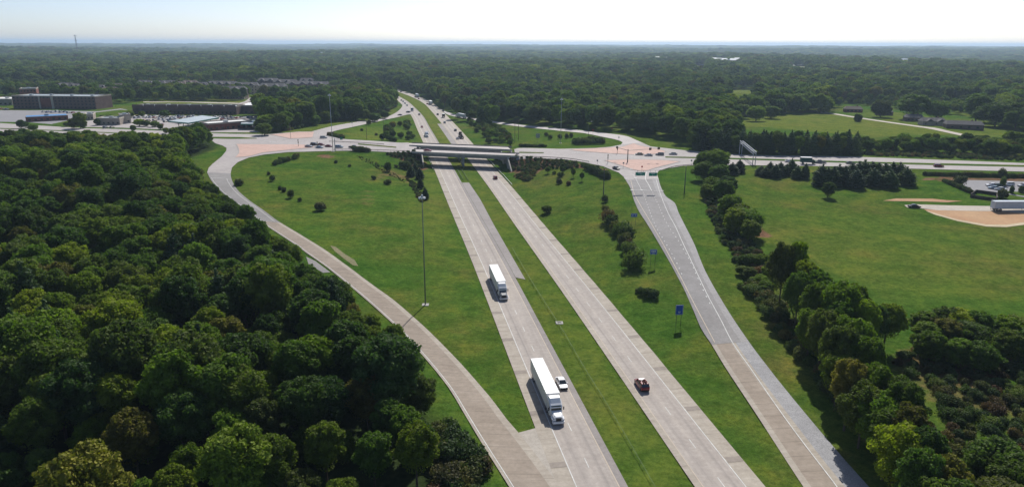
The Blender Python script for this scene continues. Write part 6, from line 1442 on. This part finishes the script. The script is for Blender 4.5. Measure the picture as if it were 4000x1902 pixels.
for k, (a, b) in enumerate([(395, 372), (450, 366), (560, 350), (610, 352), (660, 350), (700, 356), (735, 349), (580, 362), (640, 364), (680, 368), (790, 358), (830, 352), (520, 372), (420, 382), (300, 366), (250, 362), (1290, 372), (1200, 338)]):
    gable(['grey roofed town house among trees behind the shopping strip', 'brown gabled house among trees behind the hotel', 'dark gabled house in the upper housing group'][0 if a > 540 and a < 1000 else 1 if a <= 540 else 2], a, b, rg.uniform(17, 24), 13, 8.5, rg.choice(['tan_siding', 'brick_dark', 'brick_dark']), rg.choice(['roof_shingle', 'roof_brown']), rg.uniform(-.4, .4), 4., 'house', 'house', 2, 5, False, 'gabled houses of the upper housing group' if a > 540 else 'houses behind the hotel', wing=True)
gable('white house between apartment blocks with a red trim', 1185, 366, 24, 12, 5, 'stucco', 'roof_white', .1, 2.5, nwin=4)
gable('grey roofed ranch house left of the largest one beside the country lane', 3572, 476, 14, 9, 3.4, 'brick_dark', 'roof_shingle', -.25)
gable('pale grey roofed ranch house beside the country lane', 3650, 492, 18, 10, 3.4, 'beige', 'roof_pale2' if 'roof_pale2' in M else 'roof_shingle', -.15, wing=True)
gable('long grey roofed ranch house, largest beside the country lane', 3768, 507, 25, 10, 3.6, 'brick_dark', 'roof_shingle', -.3)
gable('brown roofed house farthest up the country lane', 3335, 440, 16, 9, 3.2, 'brick_red', 'roof_brown', -.2)
gable('low house behind the trees by the country lane', 3460, 452, 13, 9, 3.2, 'brick_dark', 'roof_shingle', -.1)
gable('small white roofed house between the upper fields and the wood', 2822, 330, 18, 10, 4, 'stucco', 'roof_white', 0., 2.2, nwin=3)
for k, (a, b) in enumerate([(2568, 250), (2600, 253), (2790, 258), (2830, 261), (2862, 262), (2880, 258), (3535, 262), (1375, 200), (410, 190), (470, 190), (660, 192), (210, 176), (1245, 228)]):
    gable('tiny pale roofed building among the distant trees', a, b, 30 if b < 240 else 18, 18, 18, 'stucco', 'roof_pale', 0., 5, 'building', 'distant_building', 1, 3, False, 'tiny pale buildings among the distant trees')
# communication tower on the horizon
x, y = G(304, 213, 8); d_ = 3600/math.hypot(x, y); x *= d_; y *= d_; zb = float(S(x, y))
r = empty('lattice_tower', (x, y, zb), 0, 'tall lattice communication tower rising above the horizon at the left', 'tower'); mb = MB(); Ht = 96
for k in range(3):
    a = k*2.094; a2 = (k+1)*2.094
    for j in range(24):
        z0, z1 = Ht*j/24, Ht*(j+1)/24; q = lambda z: 3.4*(1-z/Ht)+.9
        mb.tube((q(z0)*math.cos(a), q(z0)*math.sin(a), z0), (q(z1)*math.cos(a), q(z1)*math.sin(a), z1), .42, n=5); mb.tube((q(z0)*math.cos(a), q(z0)*math.sin(a), z0), (q(z1)*math.cos(a2), q(z1)*math.sin(a2), z1), .25, n=4)
add('mast', mb.mesh('mast', M['dark_steel']), r)
for zz, w in ((Ht-2, 5), (Ht-22, 4.2), (Ht-36, 4.2)):
    mb = MB()
    for k in range(3): a = k*2.094+.5; mb.box(w*math.cos(a)-1.4, w*math.cos(a)+1.4, w*math.sin(a)-.5, w*math.sin(a)+.5, zz-1.5, zz+1.5)
    mb.tube((-w, 0, zz), (w, 0, zz), .3, n=5); mb.tube((0, -w, zz), (0, w, zz), .3, n=5); add('antenna', mb.mesh('antenna', M['steel']), r)
# town pavements, lawns and parked cars
patch('town_pavement', gp([(380, 468), (520, 452), (930, 456), (1075, 455), (1010, 500), (1020, 518), (815, 518), (652, 508), (485, 500), (330, 497), (290, 480)]), M['crossroad'], .06, g=9)
patch('town_pavement', gp([(-150, 430), (50, 432), (380, 436), (470, 425), (500, 430), (380, 442), (330, 458), (200, 486), (100, 478), (-150, 476)]), M['parking'], .06, g=9)
patch('access_road', gp([(925, 406), (955, 398), (990, 370), (1018, 346), (1048, 350), (1030, 372), (985, 396), (955, 412)]), M['crossroad'], .12, g=9)
patch('access_road', gp([(560, 398), (900, 402), (945, 404), (945, 408), (900, 406), (560, 401)]), M['dirtroad'], .1, g=9)
patch('town_lawn', gp([(335, 445), (470, 430), (515, 432), (480, 442), (350, 456)]), gmat, .13, g=9); patch('town_lawn', gp([(120, 500-8), (250, 490), (330, 498), (120, 489)]), gmat, .14, g=9)
rg = random.Random(21); lots = [((535, 458), (915, 460), 26), ((525, 463), (920, 468), 26), ((860, 464), (1010, 462), 10), ((400, 478), (370, 470), 3), ((640, 478), (700, 466), 5), ((560, 474), (650, 470), 5), ((870, 478), (1000, 476), 7), ((540, 486), (640, 490), 6), ((160, 440), (300, 442), 8), ((-40, 428), (40, 430), 5), ((410, 500), (450, 500), 2)]
cols = ['white', 'silver', 'grey', 'black', 'dark_red', 'white', 'silver', 'blue', 'tan']
for (a, b), (c, d), n in lots:
    for k in range(n):
        t = (k+rg.uniform(.1, .7))/n; x, y, z = GS(a+(c-a)*t, b+(d-b)*t+rg.uniform(-2.5, 2.5)); col = rg.choice(cols)
        car(rg.choice(['sedan', 'suv']), col, x, y, z+.07, rg.uniform(-.2, .2), col.replace('_', ' ')+' car parked in front of the '+('long shopping strip' if d > 460 and a > 400 else 'dark brick hotel'), 'cars parked in the town at the left', detail=False)
# trees of the town
gr = 'trees around the shops at the left'
for a, b, h, w, lb in [(75, 455, 9, .9, 'round tree left of the blue roofed shop'), (95, 470, 6, .6, 'small tree touching the blue roofed shop'), (280, 445, 11, .9, 'tall tree between the hotel and the blue roofed shop'), (305, 440, 12, 1., 'taller tree between the hotel and the beige restaurant'), (318, 455, 9, .8, 'tree in front of the hotel corner'), (255, 470, 5, .6, 'small tree right of the blue roofed shop'), (125, 480, 6, .7, 'small tree in front of the blue roofed shop'),
                       (375, 455, 7, .6, 'dark tree at the left corner of the beige restaurant'), (395, 445, 6, .6, 'small tree behind the beige restaurant'), (422, 442, 6, .6, 'small round tree behind the middle of the restaurant'), (502, 418, 9, 1., 'brownish tree in front of the left end of the shopping strip'), (515, 475, 7, .5, 'narrow dark tree right of the restaurant'), (540, 458, 7, .9, 'tree right of the pale wall section'), (565, 458, 7, .9, 'broad small tree in the middle of the parking lot'), (600, 460, 7, .9, 'small tree in the parking lot left of the fuel canopy'), (622, 470, 7, .6, 'thin tree left of the fuel canopy'), (640, 422, 8, .9, 'tree before the middle of the shopping strip'), (645, 488, 6, .6, 'small tree in front of the fuel canopy'), (703, 458, 5, .5, 'little tree at the edge of the fuel canopy'), (550, 425, 7, .7, 'small tree close to the long shopping strip'), (920, 455, 6, .7, 'small tree behind the reddish brown shop'), (980, 458, 6, .7, 'small tree right of the reddish brown shop')]:
    x, y = G(a, b, h+7.5); r = tree('broad', x, y, h/16., lb); r.scale = (w*.85, w*.85, h/16.)
for k, (a, b, h, w) in enumerate([(1022, 444, 13, 1.5), (1040, 436, 14, 1.5), (1062, 450, 12, 1.3), (1028, 470, 11, 1.2), (1085, 440, 13, 1.4), (1110, 425, 14, 1.4), (1135, 435, 12, 1.2), (1162, 420, 13, 1.3), (1190, 412, 14, 1.3), (1220, 425, 13, 1.3), (1255, 415, 13, 1.3), (1300, 410, 13, 1.3), (1340, 395, 14, 1.5), (1385, 395, 14, 1.5), (1420, 400, 13, 1.3), (1460, 405, 12, 1.2), (1500, 400, 10, 1.)]):
    x, y = G(a, b, h+7); r = tree('broad', x, y, h/16., 'dark tree in the belt between the shops and the far left ramp', group='trees in the belt between the shops and the far ramp'); r.scale = (w, w, h/16.)

# ---- the far woods (uncountable): instanced crowns thinning out with distance
def forest(name, r0, r1, s, sc, seed, sxy=1.15, var=.6):
    X, Y = fan(r0, r1, s, seed); m = allowed(X, Y); X, Y = X[m], Y[m]
    for (bx, by, br) in BLD:
        k = np.hypot(X-bx, Y-by) > br+1.5*sc; X, Y = X[k], Y[k]
    # keep the houses' near side open enough to be seen
    z = S(X, Y); h = sc*(1-var/2+var*vnoise(X/38., Y/38., 77)+np.random.default_rng(seed+9).uniform(-.22, .28, len(X)))
    tp = project(X, Y, z)
    hz = (tp[0] < 1290) & (tp[0] > -200) & (tp[1] > 332) & (tp[1] < 420); h = np.where(hz, h*np.where(tp[1] > 372, .8, .6), h)
    hz = (tp[0] > 3240) & (tp[0] < 3900) & (tp[1] > 405) & (tp[1] < 500); h = np.where(hz, h*.55, h)
    return scatter(name, X, Y, z, h, LIB, seed, sxy=sxy)
forest('far_forest', 380, 1400, 10.5, 1.0, 41, 1.12)
forest('far_forest', 1400, 2800, 17., 1.15, 42, 1.55)
forest('far_forest', 2800, 6500, 34., 1.35, 43, 2.3, .6)
forest('far_forest', 6500, 15000, 95., 1.5, 44, 8.)
M['canopy'] = foliage('distant_canopy', [(0, (.034, .055, .024)), (1, (.034, .055, .024))], 0.)
rr_ = np.concatenate([[1150, 1250], 1350*1.06**np.arange(0, 58)]); aa = np.radians(np.linspace(-46, 46, 260)); RR, AA = np.meshgrid(rr_, aa, indexing='ij'); FX = RR*np.sin(AA); FY = RR*np.cos(AA)
FZ2 = S(FX, FY) + np.where(RR < 1300, -1.5, np.clip((RR-1300)/250, 0, 1)*(6.5+3*vnoise(FX/60, FY/60, 8)))
okm = allowed(FX, FY); FZ2 = np.where(okm, FZ2, S(FX, FY)-1.5)
q = (np.arange(len(rr_)-1)[:, None]*len(aa)+np.arange(len(aa)-1)[None]).ravel(); me = mesh_from('far_canopy', np.stack([FX.ravel(), FY.ravel(), FZ2.ravel()], 1), np.stack([q, q+1, q+len(aa)+1, q+len(aa)], 1), M['canopy'], smooth=True); up_fix(me)
add('far_canopy', me, kind='stuff')
for e in FARF: patch('far_clearing', [G(a, b, 6) for a, b in e], M['pasture'], 1., g=60)
# young scrub trees between the upper right field and the crossroad, weeds along the verges
def scrub(name, poly, s, sc, coll, seed, sxy=1., var=.5):
    X, Y = jitter(gp(poly), s, seed); m = ~bufroad(X, Y, 1.5+sc); X, Y = X[m], Y[m]; rg = np.random.default_rng(seed)
    return scatter(name, X, Y, S(X, Y), sc*(1-var/2+var*rg.random(len(X))+.3*(vnoise(X/12, Y/12, seed)-.5)), coll, seed, sxy=sxy)
scrub('scrub_trees', [(3335, 578), (3427, 575), (3722, 570), (4250, 612), (4250, 632), (4000, 618), (3700, 604), (3500, 598), (3340, 600)], 5.2, .42, LIB, 61, 1.25, .9)
for k in range(3):
    if ('scrub', k) not in lib_done: x, y, z = GS(2960+k*30, 1170+k*35); tree('scrub', x, y, 1.2, 'leafy weed bush on the slope right of the exit ramp', idx=k, cat='shrub', group='weed bushes on the slope right of the exit ramp')
scrub('brown_scrub', [(3560, 1330), (3700, 1380), (4150, 1420), (4150, 1950), (3700, 1950), (3640, 1800), (3700, 1650), (3600, 1500), (3500, 1420)], 2.8, .8, LIBB, 62)
scrub('verge_scrub', [(2890, 1120), (2960, 1110), (3060, 1200), (3200, 1400), (3330, 1580), (3460, 1700), (3620, 1930), (3540, 1930), (3420, 1790), (3280, 1600), (3140, 1430), (3000, 1260)], 2.5, .95, LIBB, 63)
scrub('verge_scrub', [(2745, 720), (2790, 740), (2860, 880), (2960, 980), (3040, 1090), (2960, 1100), (2890, 1060), (2830, 960), (2770, 840)], 2.6, .8, LIBB, 64)
scrub('verge_scrub', [(3335, 600), (3500, 596), (3700, 602), (4250, 628), (4250, 640), (3900, 626), (3600, 616), (3400, 609)], 3., .7, LIBB, 65)
scrub('verge_scrub', [(1070, 520), (1175, 504), (1310, 470), (1470, 452), (1540, 424), (1555, 400), (1545, 420), (1466, 446), (1310, 462), (1180, 496), (1080, 508)], 3.5, 1.1, LIBB, 66)
scrub('wood_rim_brush', [(1735, 1660), (1800, 1700), (1850, 1790), (1880, 1890), (1890, 1960), (1700, 1960), (1690, 1700)], 2.6, 1.3, LIBB, 67)
scrub('ditch_weeds', [(1390, 610), (1420, 615), (1500, 650), (1560, 690), (1590, 715), (1570, 712), (1490, 668), (1410, 624)], 2.0, .28, LIBB, 68)
scrub('ditch_weeds', [(1590, 700), (1620, 712), (1650, 760), (1655, 800), (1640, 790), (1610, 735)], 2.0, .5, LIBB, 69)
scrub('bank_brush', [(2005, 690), (2060, 668), (2100, 655), (2090, 690), (2060, 712), (2020, 700)], 2., .6, LIBB, 70)

for o in list(COL.objects):
    if o.get('category') in ('tree', 'young tree') and 'topped' not in o['label'] and (o.scale.z < .72 or (o.scale.x/o.scale.z > 1.2 and o.scale.z < 1.1)) and any(c.name.startswith('crown') for c in o.children): o.location.z -= 3.2*o.scale.z
# ------------------------------------------------------------------ air, sky, sun, camera
HZ = dict(d=8.5e-5)
bm = MB(); bm.box(-27000, 27000, -950, 38500, -75, 118); me = bm.mesh('haze', M['white']); me.materials.clear()
hm = bpy.data.materials.new('haze'); hm.use_nodes = True; nt = hm.node_tree; nt.nodes.clear(); vo = nt.nodes.new('ShaderNodeVolumePrincipled'); out = nt.nodes.new('ShaderNodeOutputMaterial')
vo.inputs['Color'].default_value = (.62, .81, 1., 1); vo.inputs['Density'].default_value = HZ['d']; vo.inputs['Anisotropy'].default_value = .3
nt.links.new(vo.outputs[0], out.inputs['Volume']); me.materials.append(hm); add('haze', me, kind='stuff')
SUN_EL, SUN_AZ = rad(43), rad(14)      # azimuth clockwise from straight ahead
w = bpy.data.worlds.new('World'); SC.world = w; w.use_nodes = True; nt = w.node_tree; bg = nt.nodes['Background']
sky = nt.nodes.new('ShaderNodeTexSky'); sky.sky_type = 'NISHITA'; sky.sun_disc = False; sky.sun_elevation = SUN_EL; sky.sun_rotation = SUN_AZ; sky.altitude = 0; sky.air_density = .5; sky.dust_density = .8; sky.ozone_density = 1.2
nt.links.new(sky.outputs[0], bg.inputs[0]); bg.inputs[1].default_value = .12
ld = bpy.data.lights.new('sun', 'SUN'); ld.energy = 4.6; ld.angle = rad(.5); ld.color = (1., .96, .90); lo = bpy.data.objects.new('sun', ld); COL.objects.link(lo)
lo.location = (0, 0, 300); sd = Vector((math.sin(SUN_AZ)*math.cos(SUN_EL), math.cos(SUN_AZ)*math.cos(SUN_EL), math.sin(SUN_EL))); lo.rotation_euler = sd.to_track_quat('Z', 'Y').to_euler()
cd = bpy.data.cameras.new('camera'); cd.sensor_width = 36; cd.lens = 36*F/4000; cd.clip_start = 1; cd.clip_end = 60000
co = bpy.data.objects.new('camera', cd); COL.objects.link(co); co.location = (0, 0, HC)
co.matrix_world = Matrix.Translation((0, 0, HC)) @ Matrix.Rotation(math.pi/2-PITCH, 4, 'X') @ Matrix.Rotation(ROLL, 4, 'Z')
SC.camera = co
SC.view_settings.view_transform = 'Standard'; SC.view_settings.look = 'None'; SC.view_settings.exposure = .15; SC.view_settings.gamma = 1
SC.cycles.max_bounces = 5; SC.cycles.diffuse_bounces = 3; SC.cycles.transmission_bounces = 3; SC.cycles.volume_bounces = 0; SC.cycles.use_denoising = True
